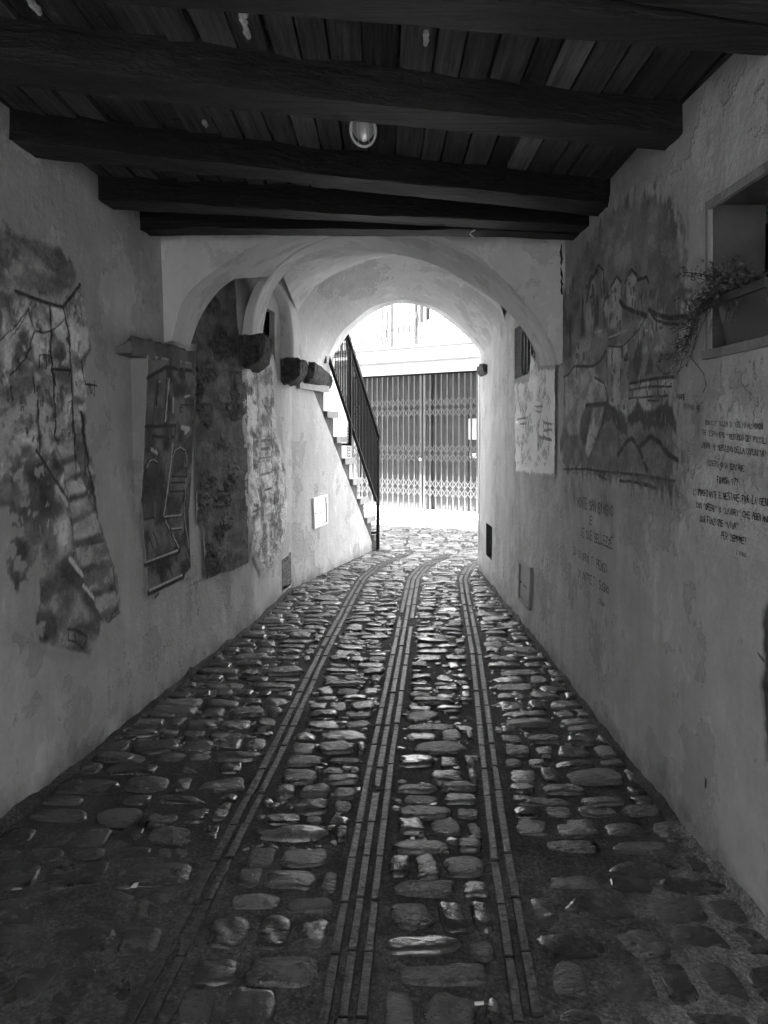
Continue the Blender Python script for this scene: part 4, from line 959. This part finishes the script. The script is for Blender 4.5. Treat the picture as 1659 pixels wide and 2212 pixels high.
# ------------------------------------------------------------------ handwriting
GL = {'A':['00 26 40','13 33'],'B':['00 06','06 36 45 33 03','33 42 40 30 00'],'C':['45 26 05 01 20 41'],'D':['00 06','06 26 44 42 20 00'],'E':['46 06 00 40','03 33'],'F':['46 06 00','03 33'],'G':['45 26 05 01 20 41 43 23'],'H':['00 06','40 46','03 43'],
'I':['20 26'],'L':['06 00 40'],'M':['00 06 23 46 40'],'N':['00 06 40 46'],'O':['20 02 04 26 44 42 20'],'P':['00 06 36 45 44 33 03'],'R':['00 06 36 45 44 33 03','23 40'],'S':['45 26 05 04 42 41 20 01'],'T':['06 46','26 20'],'U':['06 01 20 41 46'],'V':['06 20 46'],'Z':['06 46 00 40','13 33'],
"'":['26 24'],'"':['16 14','36 34'],'?':['05 16 36 45 44 22','21 20'],'!':['26 22','21 20'],'.':['20 21'],'u':['04 01 20 40 44'],'s':['43 14 03 41 20 01'],'o':['20 02 24 42 20'],'e':['02 42 34 14 02 01 20 40'],'i':['20 24'],'a':['03 34 40','31 10 01 12 32'],'l':['20 26'],'d':['46 40 10 02 14 44'],'r':['00 04 24 43'],'q':['40 44 04 00 40'],}
def write(text, a, b_, cap, fn, conv, parent, mat, label, wd=.2, jit=.12, mesh=None, fade=0):
    A = np.array(onwall(*conv(*a), fn)); B = np.array(onwall(*conv(*b_), fn))
    H0 = np.array(onwall(*conv(a[0], a[1]-cap), fn)); hgt = abs(H0[1]-A[1]); L = np.linalg.norm(B-A); d = (B-A)/L
    rr = np.random.default_rng(sum(map(ord,text))); m = mesh
    adv = L/max(1,len(text)); sg = -1 if fn is XR else 1
    for i, ch in enumerate(text):
        if ch not in GL: continue
        hj = hgt*(1+rr.normal(0,jit)); base = rr.normal(0,.06)*hgt; sl = rr.normal(0,.08)
        o0 = A + d*adv*(i+.1)
        if fade and i > len(text)*.45 and rr.random() < .35: continue
        for st in GL[ch]:
            pts = []
            for tok in st.split():
                gx_, gz_ = int(tok[0])/4, int(tok[1])/6
                q = o0 + d*adv*.80*(gx_+sl*gz_+rr.normal(0,.014)); z = q[1] + hj*(gz_+rr.normal(0,.012)) + base*.6; pts.append((q[0], z))
            half = hgt*wd*.5*rr.uniform(.75,1.15)
            for (y1,z1),(y2,z2) in zip(pts[:-1],pts[1:]):
                dy,dz = y2-y1,z2-z1; l_ = math.hypot(dy,dz)+1e-9; ny_,nz_ = -dz/l_*half, dy/l_*half; ey,ez = dy/l_*half*.6, dz/l_*half*.6
                q4 = [(y1-ey+ny_,z1-ez+nz_),(y1-ey-ny_,z1-ez-nz_),(y2+ey-ny_,z2+ez-nz_),(y2+ey+ny_,z2+ez+nz_)]
                m.add([(float(fn(y,z))+sg*(.0125+.0004*(len(m.v)%7)), y, z) for y,z in q4], [(0,1,2,3) if fn is XL else (3,2,1,0)])
def lettering(lines, fn, conv, parent, mat, label, **k):
    m = MB()
    for t,a,b_,cap in lines: write(t,a,b_,cap,fn,conv,parent,mat,label,mesh=m,**k)
    m.build('lettering', mat, parent, label=label)
lettering([("NON C'E' NULLA DI MEGLIO AL MONDO",(990,497),(1655,552),50),('CHE "ESPRIMERSI" METTENDO DEI PICCOLI',(950,612),(1705,722),56),("LAVORI AL SERVIZIO DELLA COMUNITA'",(938,757),(1690,868),56),
           ('ESSERE O DIVENTARE',(1010,952),(1440,1034),58),('FAMOSI ???',(1122,1158),(1365,1192),72),("L'IMPORTANTE E RESTARE FRA LA GENTE",(850,1292),(1765,1432),66),
           ('CON "OPERE" O "LAVORI" CHE ABBIANO',(885,1442),(1730,1610),62),('UNA FUNZIONE "VIVA"',(925,1598),(1370,1702),66),('PER SEMPRE!',(1170,1790),(1468,1866),70),('Z.RUSSO',(1345,1968),(1462,2006),42)],
          XR, cG, rwall, M['ink'], 'long black handwritten poem in capitals', wd=.15, jit=.07)
lettering([('TORRE',(662,203),(755,217),52)], XR, cG, rwall, M['ink'], 'short caption reading torre', wd=.19)
lettering([('TRIANGOLARE',(738,306),(940,348),52)], XR, cG, rwall, M['fadedink'], 'half faded caption beneath torre', wd=.15, fade=1)
lettering([('MONTE SAN BIAGIO',(603,1412),(830,1478),58),('E',(678,1520),(698,1526),48),('LE SUE BELLEZZE',(624,1596),(828,1678),52),('DI GIORNO TI PENSO',(580,1714),(792,1830),46),('DI NOTTE TI SOGNO',(610,1846),(804,1962),48),('E.Russo',(738,2012),(778,2038),30)],
          XR, cF, rwall, M['fadedink'], 'faded grey love verse below the village mural', wd=.14, jit=.07)
lettering([('"PORTICO"',(478,2052),(565,2022),22),('Via delle Rose',(535,2072),(615,2034),20)], XL, cC, lwall, M['ink'], 'tiny caption at the painted panel foot', wd=.12)

# ------------------------------------------------------------------ openings in the walls
# louvred window, left
o = recess('louvre_window', XL, LOUV, .16, M['vault'], lwall, ('backing', M['dark']))
b = MB(); z = LOUV[2]+.02
while z < LOUV[3]:
    xx = float(XL(6.6,z)); b.hexa([(xx-.10,LOUV[0],z),(xx-.05,LOUV[0],z-.012),(xx-.05,LOUV[1],z-.012),(xx-.10,LOUV[1],z),(xx-.10,LOUV[0],z+.006),(xx-.05,LOUV[0],z-.006),(xx-.05,LOUV[1],z-.006),(xx-.10,LOUV[1],z+.006)]); z += .03
for yy in (LOUV[0]+.03, 6.61, LOUV[1]-.03): b.box(float(XL(yy,2.4))-.11, float(XL(yy,2.4))-.045, yy-.014, yy+.014, LOUV[2], LOUV[3])
b.build('louvre_slats', M['iron'], o)
# low hatch with a propped stone cover, left
o = recess('hatch', XL, HATCH, .18, M['wall'], lwall, ('backing', M['dark']))
b = MB(); ya,yb = HATCH[0]+.07, HATCH[1]-.01
b.hexa([(float(XL(ya,.1))-.05,ya,.07),(float(XL(yb,.1))+.015,yb,.07),(float(XL(yb,.1))-.01,yb+.02,.07),(float(XL(ya,.1))-.075,ya+.02,.07),(float(XL(ya,.3))-.06,ya,.34),(float(XL(yb,.3))+.01,yb,.37),(float(XL(yb,.3))-.015,yb+.02,.37),(float(XL(ya,.3))-.085,ya+.02,.34)])
b.build('hatch_cover', simple('pitted_slab', .2, .85, .6, 34, .2, .01), o)
# grille window, right
o = recess('grille_window', XR, GRIL, .15, M['vault'], rwall, ('backing', M['dark']))
b = MB()
for i in range(9):
    yy = lin(GRIL[0]+.03, GRIL[1]-.03, i/8); xx = float(XR(yy,2.1)); b.tube([(xx+.10,yy,GRIL[2]),(xx+.10,yy,GRIL[3])], .006, 5)
for i in range(8):
    z = lin(GRIL[2]+.02, GRIL[3]-.02, i/7); b.tube([(float(XR(GRIL[0],z))+.10,GRIL[0],z),(float(XR(GRIL[1],z))+.10,GRIL[1],z)], .005, 5)
for y0_ in (GRIL[0]+.10, GRIL[0]+.36, GRIL[0]+.60):
    pts = []
    for k in range(25):
        a = 2*math.pi*k/24; yy = y0_+.07+.065*math.copysign(abs(math.cos(a))**.6,math.cos(a)); z = 2.17+.18*math.copysign(abs(math.sin(a))**.7,math.sin(a)); pts.append((float(XR(yy,z))+.045,yy,z))
    b.tube(pts, .010, 6, False)
b.build('grille', M['grille'], o)
# broken vent, right
o = recess('vent_hole', XR, VENT, .2, M['lintel'], rwall, ('backing', M['dark']))
# recessed window with planter, right
o = recess('window', XR, RWIN, .20, simple('dim_reveal', .10, .85, .25, 9), rwall)
y0,y1,z0,z1 = RWIN; b = MB(); X0 = lambda y: float(XR(y,2.0))
for (ya,yb,za,zb_) in ((y0-.04,y1+.022,z1-.002,z1+.028),(y1,y1+.022,z0-.03,z1-.002)):
    b.hexa([(X0(ya)-.012,ya,za),(X0(ya)+.004,ya,za),(X0(yb)+.004,yb,za),(X0(yb)-.012,yb,za),(X0(ya)-.012,ya,zb_),(X0(ya)+.004,ya,zb_),(X0(yb)+.004,yb,zb_),(X0(yb)-.012,yb,zb_)])
b.build('surround', M['frame'], o)
b = MB(); ya,yb = y0-.04,y1+.03
for s0,s1 in ((ya,2.40),(2.403,yb)):
    b.hexa([(X0(s0)-.02,s0,z0-.032),(X0(s0)+.21,s0,z0-.032),(X0(s1)+.21,s1,z0-.032),(X0(s1)-.02,s1,z0-.032),(X0(s0)-.02,s0,z0-.002),(X0(s0)+.21,s0,z0-.002),(X0(s1)+.21,s1,z0-.002),(X0(s1)-.02,s1,z0-.002)])
b.build('sill', M['frame'], o)
b = MB(); b.box(X0(2)+.30, X0(2)+.32, y0-.1, y1+.3, z0-.02, z1+.02); b.box(X0(2)+.2,X0(2)+.32,y0-.1,y0-.08,z0-.02,z1+.02); b.build('backing', M['dark'], o)
b = MB()
for (yt,yb_,wd) in ((2.60,2.66,.05),(2.50,2.44,.09),(2.30,2.28,.14),(2.05,2.05,.16)):
    b.hexa([(X0(2)+.215,yb_-wd,z0),(X0(2)+.215,yb_,z0),(X0(2)+.235,yb_,z0),(X0(2)+.235,yb_-wd,z0),(X0(2)+.215,yt-wd,z1+.02),(X0(2)+.215,yt,z1+.02),(X0(2)+.235,yt,z1+.02),(X0(2)+.235,yt-wd,z1+.02)])
b.build('shutter', M['shutter'], o)

# planter and trailing plant
pl = empty('planter', (1.2, 2.45, 1.798), label='dark plastic trough planter standing on the window sill', cat='planter')
b = MB(); x0,x1 = 1.145,1.30; ya,yb = 2.29,2.625; zb0,zt0 = 1.799,1.955; t = .022
def trough(b, x0,x1,y0,y1,z0,z1,t):
    lo = [(x0+t,y0+t,z0),(x1-t,y0+t,z0),(x1-t,y1-t,z0),(x0+t,y1-t,z0)]; hi = [(x0,y0,z1),(x1,y0,z1),(x1,y1,z1),(x0,y1,z1)]
    b.hexa(lo+hi)
trough(b, x0,x1,ya,yb,zb0,zt0,t); b.build('trough', M['pot'], pl)
b = MB(); e = .010
for q in ((x0-e,x0+.004,ya-e,yb+e),(x1-.004,x1+e,ya-e,yb+e),(x0+.004,x1-.004,ya-e,ya+.004),(x0+.004,x1-.004,yb-.004,yb+e)): b.box(*q, zt0-.012, zt0+.016)
b.build('rim', M['pot'], pl)
b = MB(); b.box(x0+.006,x1-.006,ya+.006,yb-.006,zt0+.0005,zt0+.006); b.build('soil', M['soil'], pl)
tp = empty('trailing_plant', (1.2,2.55,1.96), label='straggly trailing plant spilling from the planter over the wall', cat='plant')
rt = np.random.default_rng(6); bs = MB(); bl = MB()
def leaf(p, s):
    a = Vector(rt.normal(0,1,3)).normalized(); c_ = a.cross(Vector(rt.normal(0,1,3))).normalized(); p = Vector(p)
    bl.add([p, p+a*s*.5+c_*s*.3, p+a*s, p+a*s*.5-c_*s*.3], [(0,1,2,3)])
for k in range(32):                                     # bushy tuft
    p = np.array([rt.uniform(1.15,1.26), rt.uniform(2.40,2.62), 1.962]); dv = np.array([rt.normal(-.03,.05), rt.normal(.02,.05), rt.uniform(.03,.12)]); pts = [p]
    for i in range(5): dv = dv + np.array([rt.normal(-.004,.012),rt.normal(.004,.012),-.014]); pts.append(pts[-1]+dv*.32)
    bs.tube(pts, .0012, 4)
    for q in pts[1:]:
        for _ in range(6): leaf(q+rt.normal(0,.012,3), rt.uniform(.010,.024))
for k in range(27):                                     # bare runners falling over the corner of the sill onto the wall
    y = rt.uniform(2.56,2.66); p = np.array([1.17, y, 1.962]); pts = [p, p+np.array([-.04,.03,rt.uniform(-.02,.04)])]
    ty = rt.uniform(2.68,2.98); tgt = np.array([rt.uniform(1.07,1.10), ty, 1.93-(ty-2.66)*.62+rt.normal(0,.035)])
    q0 = pts[-1]
    for i in range(1,7):
        t = i/6; q = q0+(tgt-q0)*np.array([t**.4,t**1.5,t**.7]); q[2] += -.04*math.sin(math.pi*t)*rt.uniform(.3,1.2); q[:2] += rt.normal(0,.012,2); q[0] = min(q[0], 1.085); pts.append(q)
    bs.tube(pts, .0013, 4)
    for q in pts[3:]:
        leaf(q, rt.uniform(.006,.014)); leaf(q+rt.normal(0,.015,3)*np.array([.2,1,1]), rt.uniform(.006,.012))
        if rt.random() < .6: e_ = q+rt.normal(0,.022,3); e_[0] = min(e_[0],1.088); bs.tube([q, e_], .0009, 3)
for k in range(12):                                     # hanging strands in front of the planter
    p = np.array([1.145,rt.uniform(2.40,2.6),1.96]); pts = [p]
    for i in range(6): pts.append(pts[-1]+np.array([rt.normal(-.004,.003),rt.normal(.004,.008),-rt.uniform(.01,.022)])); leaf(pts[-1],rt.uniform(.007,.014))
    bs.tube(pts,.001,4)
bs.tube([(1.09,2.72,1.78),(1.085,2.66,1.75),(1.088,2.60,1.71),(1.09,2.585,1.67),(1.086,2.60,1.645)],.0018,4)
bs.build('stems', M['twig'], tp); bl.build('leaves', M['leaf'], tp)

# meter cabinets
def cabinet(name, corners, fnpt, mat, label, normal, lockside, text=False, parent_mat=None):
    P = [np.array(fnpt(*c)) for c in corners]; nrm = np.array(normal)/np.linalg.norm(normal)
    root = empty(name, (P[3]+P[2])/2, label=label, cat='meter cabinet')
    def quadbox(f0, f1, g0, g1, d0, d1):
        Q = lambda u,v: (P[0]*(1-u)+P[1]*u)*(1-v) + (P[3]*(1-u)+P[2]*u)*v
        lo = [Q(f0,g0),Q(f1,g0),Q(f1,g1),Q(f0,g1)]; return [p+nrm*d0 for p in lo]+[p+nrm*d1 for p in lo]
    b = MB()
    for q in ((0,1,0,.07),(0,1,.93,1),(0,.06,.07,.93),(.94,1,.07,.93)): b.hexa(quadbox(q[0],q[1],q[2],q[3],-.03,.018))
    b.build('frame', mat, root)
    b = MB(); b.hexa(quadbox(.085,.915,.09,.91,-.03,.008)); dr = b.build('door', mat, root)
    b = MB(); b.hexa(quadbox(.05,.95,.06,.94,-.04,-.012)); b.build('backing', M['dark'], root)
    lx = .16 if lockside else .84; b = MB(); b.hexa(quadbox(lx-.03,lx+.03,.50,.545,.006,.012)); b.build('lock', M['iron'], dr)
    b = MB()
    for i in range(4): b.hexa(quadbox(.40+.07*i,.45+.07*i,.52+.004*i,.55+.004*i,.007,.0095))
    b.build('plate', M['fadedink'], dr)
    return root
SWN = np.array([.957,-.289,0.])                         # outward normal of the stair side wall
W0 = np.array([-.90,7.45]); W1 = np.array([-.16,9.9])
def stairpt(px, py, off=0.0):
    k,m = KM(px,py); d_ = W1-W0; n2 = np.array([d_[1],-d_[0]])/np.linalg.norm(d_); c0 = n2@W0 + off
    y = c0/(n2[0]*k+n2[1]); return np.array([k*y,y,EYE+m*y])
rpt = lambda px,py: (lambda yz: np.array([float(XR(*yz))-.004, yz[0], yz[1]]))(onwall(px,py,XR))
cabinet('meter_cabinet', [(674.9,1076.4),(703.7,1067.8),(705.4,1131),(677.1,1142)], lambda x,y: stairpt(x,y,.004), M['cab'], 'gleaming white meter cabinet set in the pale stair wall', SWN, True)
cabinet('meter_cabinet', [(1126,1210),(1151.6,1226),(1148,1318.5),(1124.5,1294.6)], rpt, M['cab2'], 'dull grey meter cabinet low in the right plaster wall', (-1,0,0), True)

# ------------------------------------------------------------------ staircase outside the exit
st = empty('staircase', (-.6, 9.2, 0), label='outdoor marble-stepped staircase with sloping plaster side and iron railing', cat='staircase')
dS = (W1-W0)/np.linalg.norm(W1-W0); nS = np.array([dS[1],-dS[0]])
def sp(s, z, off=0.0): q = W0 + dS*s + nS*off; return (q[0], q[1], z)
def sz(px, py): p = stairpt(px,py); return float((p[:2]-W0)@dS), float(p[2])
diag = [sz(*q) for q in ((670,835),(678,847),(683.5,863),(713,935.7),(744,1015.6),(772,1086.8),(803,1172))]
risers = [sz(x,y)[0] for x,y in ((700.8,867),(721.7,921),(740,972),(757,1018),(773,1062),(788,1102),(803,1140),(818,1172))]
tz = [sz(x,y)[1] for x,y in ((698,833),(717,889),(733,942.7),(755,988.7),(770,1033),(785,1074.6),(796,1116),(815,1151))]
# plaster side wall: from the passage wall to the sloping top line
n = 40; S_ = np.linspace(0, diag[-1][0], n); top = np.interp(S_, [0]+[d_[0] for d_ in diag], [2.9]+[d_[1] for d_ in diag]);
s_e = diag[0][0]
rows = []
for i, (s, t_) in enumerate(zip(S_, top)):
    if s < s_e: t_ = 2.9 if s < .5 else 2.3
    for j in range(16): rows.append(sp(s, lin(-.04, max(t_,.0), j/15), .004*math.sin(s*3+j*.4)*min(1,s*3)))
g_ = np.arange(n*16).reshape(n,16); fcs = np.stack([g_[:-1,:-1],g_[1:,:-1],g_[1:,1:],g_[:-1,1:]],-1).reshape(-1,4)
mk('side_wall', rows, fcs, plaster('stair_plaster', .55, contrast=.7), st, smooth=True)
# the stepped body behind the plaster
prof = [(s_e-.3, tz[0]), ]
b = MB(); zs_prev = tz[0]
steps = list(zip([s_e-.35]+risers[:-1], risers, tz))
for (sa, sb, z) in steps:
    p = [sp(sa,-.02,-1.05), sp(sb,-.02,-1.05), sp(sb,-.02,-.008), sp(sa,-.02,-.008), sp(sa,z-.075,-1.05), sp(sb,z-.075,-1.05), sp(sb,z-.075,-.008), sp(sa,z-.075,-.008)]
    b.hexa(p)
b.build('stair_body', M['stepwall'], st)
for (sa, sb, z) in steps:
    b = MB(); s1 = sb+.055; z0_ = z-.072
    b.hexa([sp(sa+.002,z0_,-1.03),sp(s1,z0_,-1.03),sp(s1,z0_,.035),sp(sa+.002,z0_,.035),sp(sa+.002,z,-1.03),sp(s1,z,-1.03),sp(s1,z,.035),sp(sa+.002,z,.035)])
    b.build('step', M['marble'], st)
# railing
RO = .06
def rp_(px, py): s,z = sz(px,py); return Vector(sp(s,z,RO))
h0, h1 = rp_(742,736), rp_(807,943); sd = Vector((nS[0],nS[1],0))
ra = empty('railing', tuple(rp_(807,1190)), parent=st)
ext = (h0-h1)*.9
b = MB(); b.bar(h1, h0+ext, .06, .045, sd); b.bar(h1, h1+Vector((dS[0],dS[1],0))*.02-Vector((0,0,.05)), .04, .02, sd)
b.tube([h1+Vector((dS[0],dS[1],0))*(.03+.018*math.cos(a))+Vector((0,0,-.09+.026*math.sin(a))) for a in np.linspace(1.57,6.5,10)], .006, 5)
b.build('handrail', M['iron'], ra)
q0, q1 = rp_(715.6,823), rp_(803,1082); ql = (q0-q1)
b = MB(); b.bar(q1, q0+ql*.7, .035, .022, sd); b.build('lower_rail', M['iron'], ra)
hm = Vector((0,0,-.085)); b = MB(); b.bar(h1+hm, h0+ext+hm, .02, .016, sd); b.build('upper_rail', M['iron'], ra)
for px,yt,yb,br in ((807,943,1192,1150),(746,750,963,960),(690,560,785,780)):
    t_, u_ = rp_(px,yt), rp_(px,yb); b = MB(); b.bar(t_, u_, .036, .036, sd)
    k_ = rp_(px,br); b.bar(k_, k_ - sd*(RO+.02) - Vector((dS[0],dS[1],0))*.07, .03, .03, Vector((0,0,1)))
    b.build('post', M['iron'], ra)
for i in range(28):
    t = (i+.5)/20; ph = h1.lerp(h0, t); s_ = (np.array(ph[:2])-W0)@dS
    sl_ = (q0.z-q1.z)/(((np.array(q0[:2])-W0)@dS)-((np.array(q1[:2])-W0)@dS)); zl = q1.z + sl_*(s_-((np.array(q1[:2])-W0)@dS))
    b = MB(); b.bar(ph+hm, Vector((ph.x,ph.y,zl)), .014, .014, sd); b.build('baluster', M['iron'], ra)

# ------------------------------------------------------------------ shop building across the little square
GLp, GRp = np.array([-.525,15.2]), np.array([1.70,13.6]); gd = (GRp-GLp)/np.linalg.norm(GRp-GLp); gn = np.array([gd[1],-gd[0]])   # towards us
def gp(u, z, off=0.0): q = GLp + gd*u + gn*off; return (q[0],q[1],z)
def gbox(b, u0,u1,z0,z1,o0,o1): b.hexa([gp(u0,z0,o0),gp(u1,z0,o0),gp(u1,z0,o1),gp(u0,z0,o1),gp(u0,z1,o0),gp(u1,z1,o0),gp(u1,z1,o1),gp(u0,z1,o1)])
sh = empty('shop_building', gp(1.4,0,-1), label='sunlit white building with balcony and shuttered shopfront across the square', cat='building')
b = MB(); ZG, ZT = .10, 2.63
gbox(b,-9,-.12,0,9,-4,-.05); gbox(b,3.1,9,0,9,-4,-.05); gbox(b,-.12,3.1,ZT+.03,9,-4,-.05); gbox(b,-.12,3.1,0,9,-4,-.6)
b.build('wall', M['facade'], sh)
b = MB(); gbox(b,-3,6,ZT+.21,ZT+.225,-.05,.03); gbox(b,-.3,3.3,ZT+.025,ZT+.07,-.05,.015); b.build('moulding', M['facade'], sh)
b = MB(); gbox(b,-4,6,2.90,3.02,-.04,.90); bal = b.build('balcony', M['slab'], sh); b = MB(); gbox(b,-4,6,3.022,3.075,-.04,.93); b.build('balcony_edge', simple('grey_stone_edge', .085, .8, .15, 10), bal)
b = MB(); gbox(b,-4,6,3.20,3.215,.845,.86); gbox(b,-4,6,4.05,4.08,.83,.875); b.build('balcony_rail', M['balc'], bal)
for i in range(34):
    u = -.55 + i*.118; b = MB(); b.tube([gp(u,3.08,.852),gp(u,4.06,.852)], .013, 5); b.tube([gp(u-.0,3.205,.84),gp(u+.03,3.215,.84)],.010,4); b.build('baluster', M['balc'], bal)
b = MB(); gbox(b,-.6,3.4,-.02,ZG,-.7,.26); b.build('doorstep', M['slab'], sh)
b = MB(); gbox(b,-.12,1.50,ZG,ZT+.03,-.40,-.22); gbox(b,1.62,3.1,ZG,ZT+.03,-.40,-.22); sf = b.build('shopfront', M['shop'], sh)
b = MB(); gbox(b,-.12,1.50,2.10,ZT+.02,-.22,-.212); gbox(b,1.62,3.1,2.15,ZT+.02,-.22,-.214); b.build('fanlight', M['shopdark'], sf)
b = MB(); gbox(b,.02,1.48,2.02,2.06,-.22,-.19); gbox(b,.02,1.48,1.93,1.945,-.22,-.20); gbox(b,1.66,3.0,2.06,2.11,-.22,-.19); gbox(b,1.5,1.62,ZG,ZT+.02,-.42,-.16); gbox(b,2.36,2.40,ZG,2.06,-.22,-.20); b.build('glazing_bar', M['shop'], sf)
# upstairs: shuttered door, drainpipe with creeper, worn patch
b = MB(); gbox(b,.78,.81,3.1,5.6,-.05,-.01); gbox(b,1.36,1.39,3.1,5.6,-.05,-.01); gbox(b,.84,1.33,3.50,3.58,-.05,-.035); b.build('door', simple('weathered_door', .10, .8, .4, 14), sh)
b = MB(); gbox(b,1.592,1.618,3.66,4.5,-.05,-.02); b.build('shutter', M['iron'], sh)
b = MB(); gbox(b,1.634,1.66,3.66,4.5,-.05,-.02); b.build('shutter', M['iron'], sh)
b = MB(); b.tube([gp(1.50,3.62,-.01),gp(1.50,7,-.01)],.028,8); b.build('drainpipe', simple('old_pipe', .05, .7, .4, 15), sh)
cr = MB(); rc = np.random.default_rng(12)
for u0 in (.50,.62,.68,.74,1.30,1.44):
    for k in range(2):
        u = u0 + rc.normal(0,.02); z = 3.1; pts = [gp(u,z,.0)]
        while z < 4.6: z += .07; u += rc.normal(0,.014); pts.append(gp(u,z,.0+rc.uniform(0,.03)))
        cr.tube(pts, .007, 4)
cr.build('creeper', simple('dry_creeper', .045, .8, .4, 30), label='dry creeper stems climbing the white facade behind the balcony', cat='plant')
b = MB(); gbox(b,-.30,-.16,.9,2.3,-.05,-.01); sg_ = b.build('shop_sign', simple('sign_panel', .28, .6, .2, 8), sh)
b = MB()
for i in range(13):
    z = 1.62-.055*i; gbox(b,-.268,-.195,z,z+.012,-.01,-.006); gbox(b,-.268,-.255,z,z+.036,-.01,-.0065)
    if i%3: gbox(b,-.208,-.195,z,z+.036,-.01,-.0065)
b.build('lettering', M['ink'], sg_)
# notices taped inside
for u,z0_,z1_,wd,lab in ((2.48,1.42,1.80,.20,'tall white paper notice high inside the shop window'),(2.50,1.08,1.17,.14,'small white card below the tall notice in the shop window'),(2.84,1.22,1.44,.16,'white paper notice near the gate right end'),(.66,1.12,1.30,.14,'dark leaflet behind the gate bars on the shop door')):
    b = MB(); gbox(b,u-wd/2,u+wd/2,z0_,z1_,-.212,-.205); r_ = b.build('paper_notice', M['paper'] if 'dark' not in lab else M['shopdark'], label=lab, cat='notice', group='paper notices in the shop window')
    if 'near' in lab:
        b = MB(); gbox(b,u-.03,u+.03,1.30,1.36,-.205,-.203); b.build('print', M['fadedink'], r_)

# folding lattice gate
ga = empty('folding_gate', gp(1.4,ZG,0), label='closed steel folding lattice gate chained across the shopfront', cat='gate')
b = MB(); gbox(b,-.1,3.05,ZT-.01,ZT+.025,-.03,.02); b.build('top_track', M['iron'], ga)
for leaf_bars in ([i*.1235 for i in range(-1,12)] + [1.50], [1.585] + [1.585+.1235*i for i in range(1,12)]):
    lf = empty('gate_leaf', gp(sum(leaf_bars)/len(leaf_bars), ZG, 0), parent=ga)
    for u in leaf_bars:
        b = MB(); wd = .022 if abs(u-1.54) > .06 else .045
        gbox(b,u-wd/2,u+wd/2,ZG,ZT-.005,-.018,.014); b.build('bar', M['gate'], lf)
    for z0_ in (2.03,1.84,1.17,1.00,.52,.36):
        b = MB()
        for ua,ub in zip(leaf_bars[:-1],leaf_bars[1:]):
            for s_ in (0,1):
                za,zb_ = (z0_,z0_+.16) if s_ else (z0_+.16,z0_)
                b.bar(gp(ua,za,.016+.004*s_), gp(ub,zb_,.016+.004*s_), .014, .004, (0,0,1))
        b.build('lattice', M['gate'], lf)
b = MB()
for i in range(9):
    t = i/8; c_ = Vector(gp(lin(1.50,1.60,t), 1.10-.05*math.sin(t*3.1)+.05*t, .03)); b.tube([c_+Vector((.012*math.cos(a),-.003,.009*math.sin(a))) for a in np.linspace(0,6.28,8)], .003, 4, False)
for i in range(9):
    c_ = Vector(gp(1.55+.008*(i%2), 1.07-.022*i, .034)); b.tube([c_+Vector((.007*math.cos(a),-.003*(i%2),.013*math.sin(a))) for a in np.linspace(0,6.28,8)], .0035, 4, False)
b.build('chain', M['gate'], label='steel chain looped through the gate middle with loose end', cat='chain')
b = MB(); gbox(b,1.485,1.53,1.02,1.075,.018,.045); pd = b.build('padlock', M['paper'], label='pale padlock closing the chain on the folding gate', cat='padlock')
b = MB(); b.tube([gp(1.495,1.075,.03),gp(1.495,1.10,.03),gp(1.508,1.112,.03),gp(1.52,1.10,.03),gp(1.52,1.075,.03)], .004, 5); b.build('shackle', M['gate'], pd)

# ------------------------------------------------------------------ the house over the passage (closes it to the sky and shades the square)
HH = 9.5
ho = empty('passage_house', (0,4,0), label='old plastered house built over the covered passage', cat='house')
b = MB(); b.box(-5,-1.9,-1.2,8.3,-.02,3.4); b.box(1.66,5,-1.2,8.55,-.02,3.4); b.build('side_wing', M['facade'], ho)
b = MB(); b.prism([(-7,-1.2),(5,-1.2),(5,8.55),(-2.0,8.55),(-2.0,8.301),(-7,8.301)], 3.42, HH); b.build('upper_storey', M['facade'], ho)
b = MB(); b.prism([(-7,8.305),(-2.05,8.305),(-2.05,9.6),(-4.5,10.84),(-7,12.1)], -.02, HH); b.build('corner_wing', M['facade'], ho)
b = MB(); b.box(-1.9,-.72,8.2,8.295,-.02,3.4); b.build('end_wall', M['facade'], ho)
b = MB(); b.box(1.17,1.66,8.25,8.54,-.02,3.41); b.build('end_wall', M['facade'], ho)
# outside face of the exit arch
out = np.array([(lin(-1.9,1.66,t), 8.55, 3.41) for t in tt]); e2 = E2.copy(); e2[:,1] = 8.502
G = np.array([e2+(out-e2)*s for s in np.linspace(0,1,4)]); mk('exit_face', G.reshape(-1,3), grid_faces(60,4)[:, ::-1], M['facade'], ho)
b = MB(); b.box(-1.9,-1.72,-1.2,8.3,2.92,3.4); b.build('fill', M['facade'], ho)

b = MB(); b.box(-8,8,-9,-4.6,-.02,9); b.build('rear_light_block', M['facade'], label='unseen plain block added behind the viewer to cut entrance light', cat='house')  # house-sized block out of view, added to reduce light entering from behind
# ------------------------------------------------------------------ litter
x,y = floorpt(1040,2152+36); b = MB(); b.tube([(x-.018,y,.0245),(x+.006,y+.002,.0245)], .0045, 8); cb = b.build('cigarette_butt', M['filter'], label='white cigarette butt lying on the cobbles in front', cat='cigarette butt')
b = MB(); b.tube([(x+.006,y+.002,.0245),(x+.019,y+.003,.0245)], .0046, 8); b.build('filter', M['shop'], cb)
for (px,py,lab) in ((290,1931,'tiny torn white paper scrap on the left paving'),(282,1650,'white crumb of paper by the left wall foot')):
    x,y = floorpt(px,py); b = MB(); b.add([(x-.012,y-.006,.024),(x+.010,y-.010,.026),(x+.013,y+.008,.034),(x-.004,y+.013,.028)],[(0,1,2,3)]); b.build('paper_scrap', M['paper'], label=lab, cat='litter')
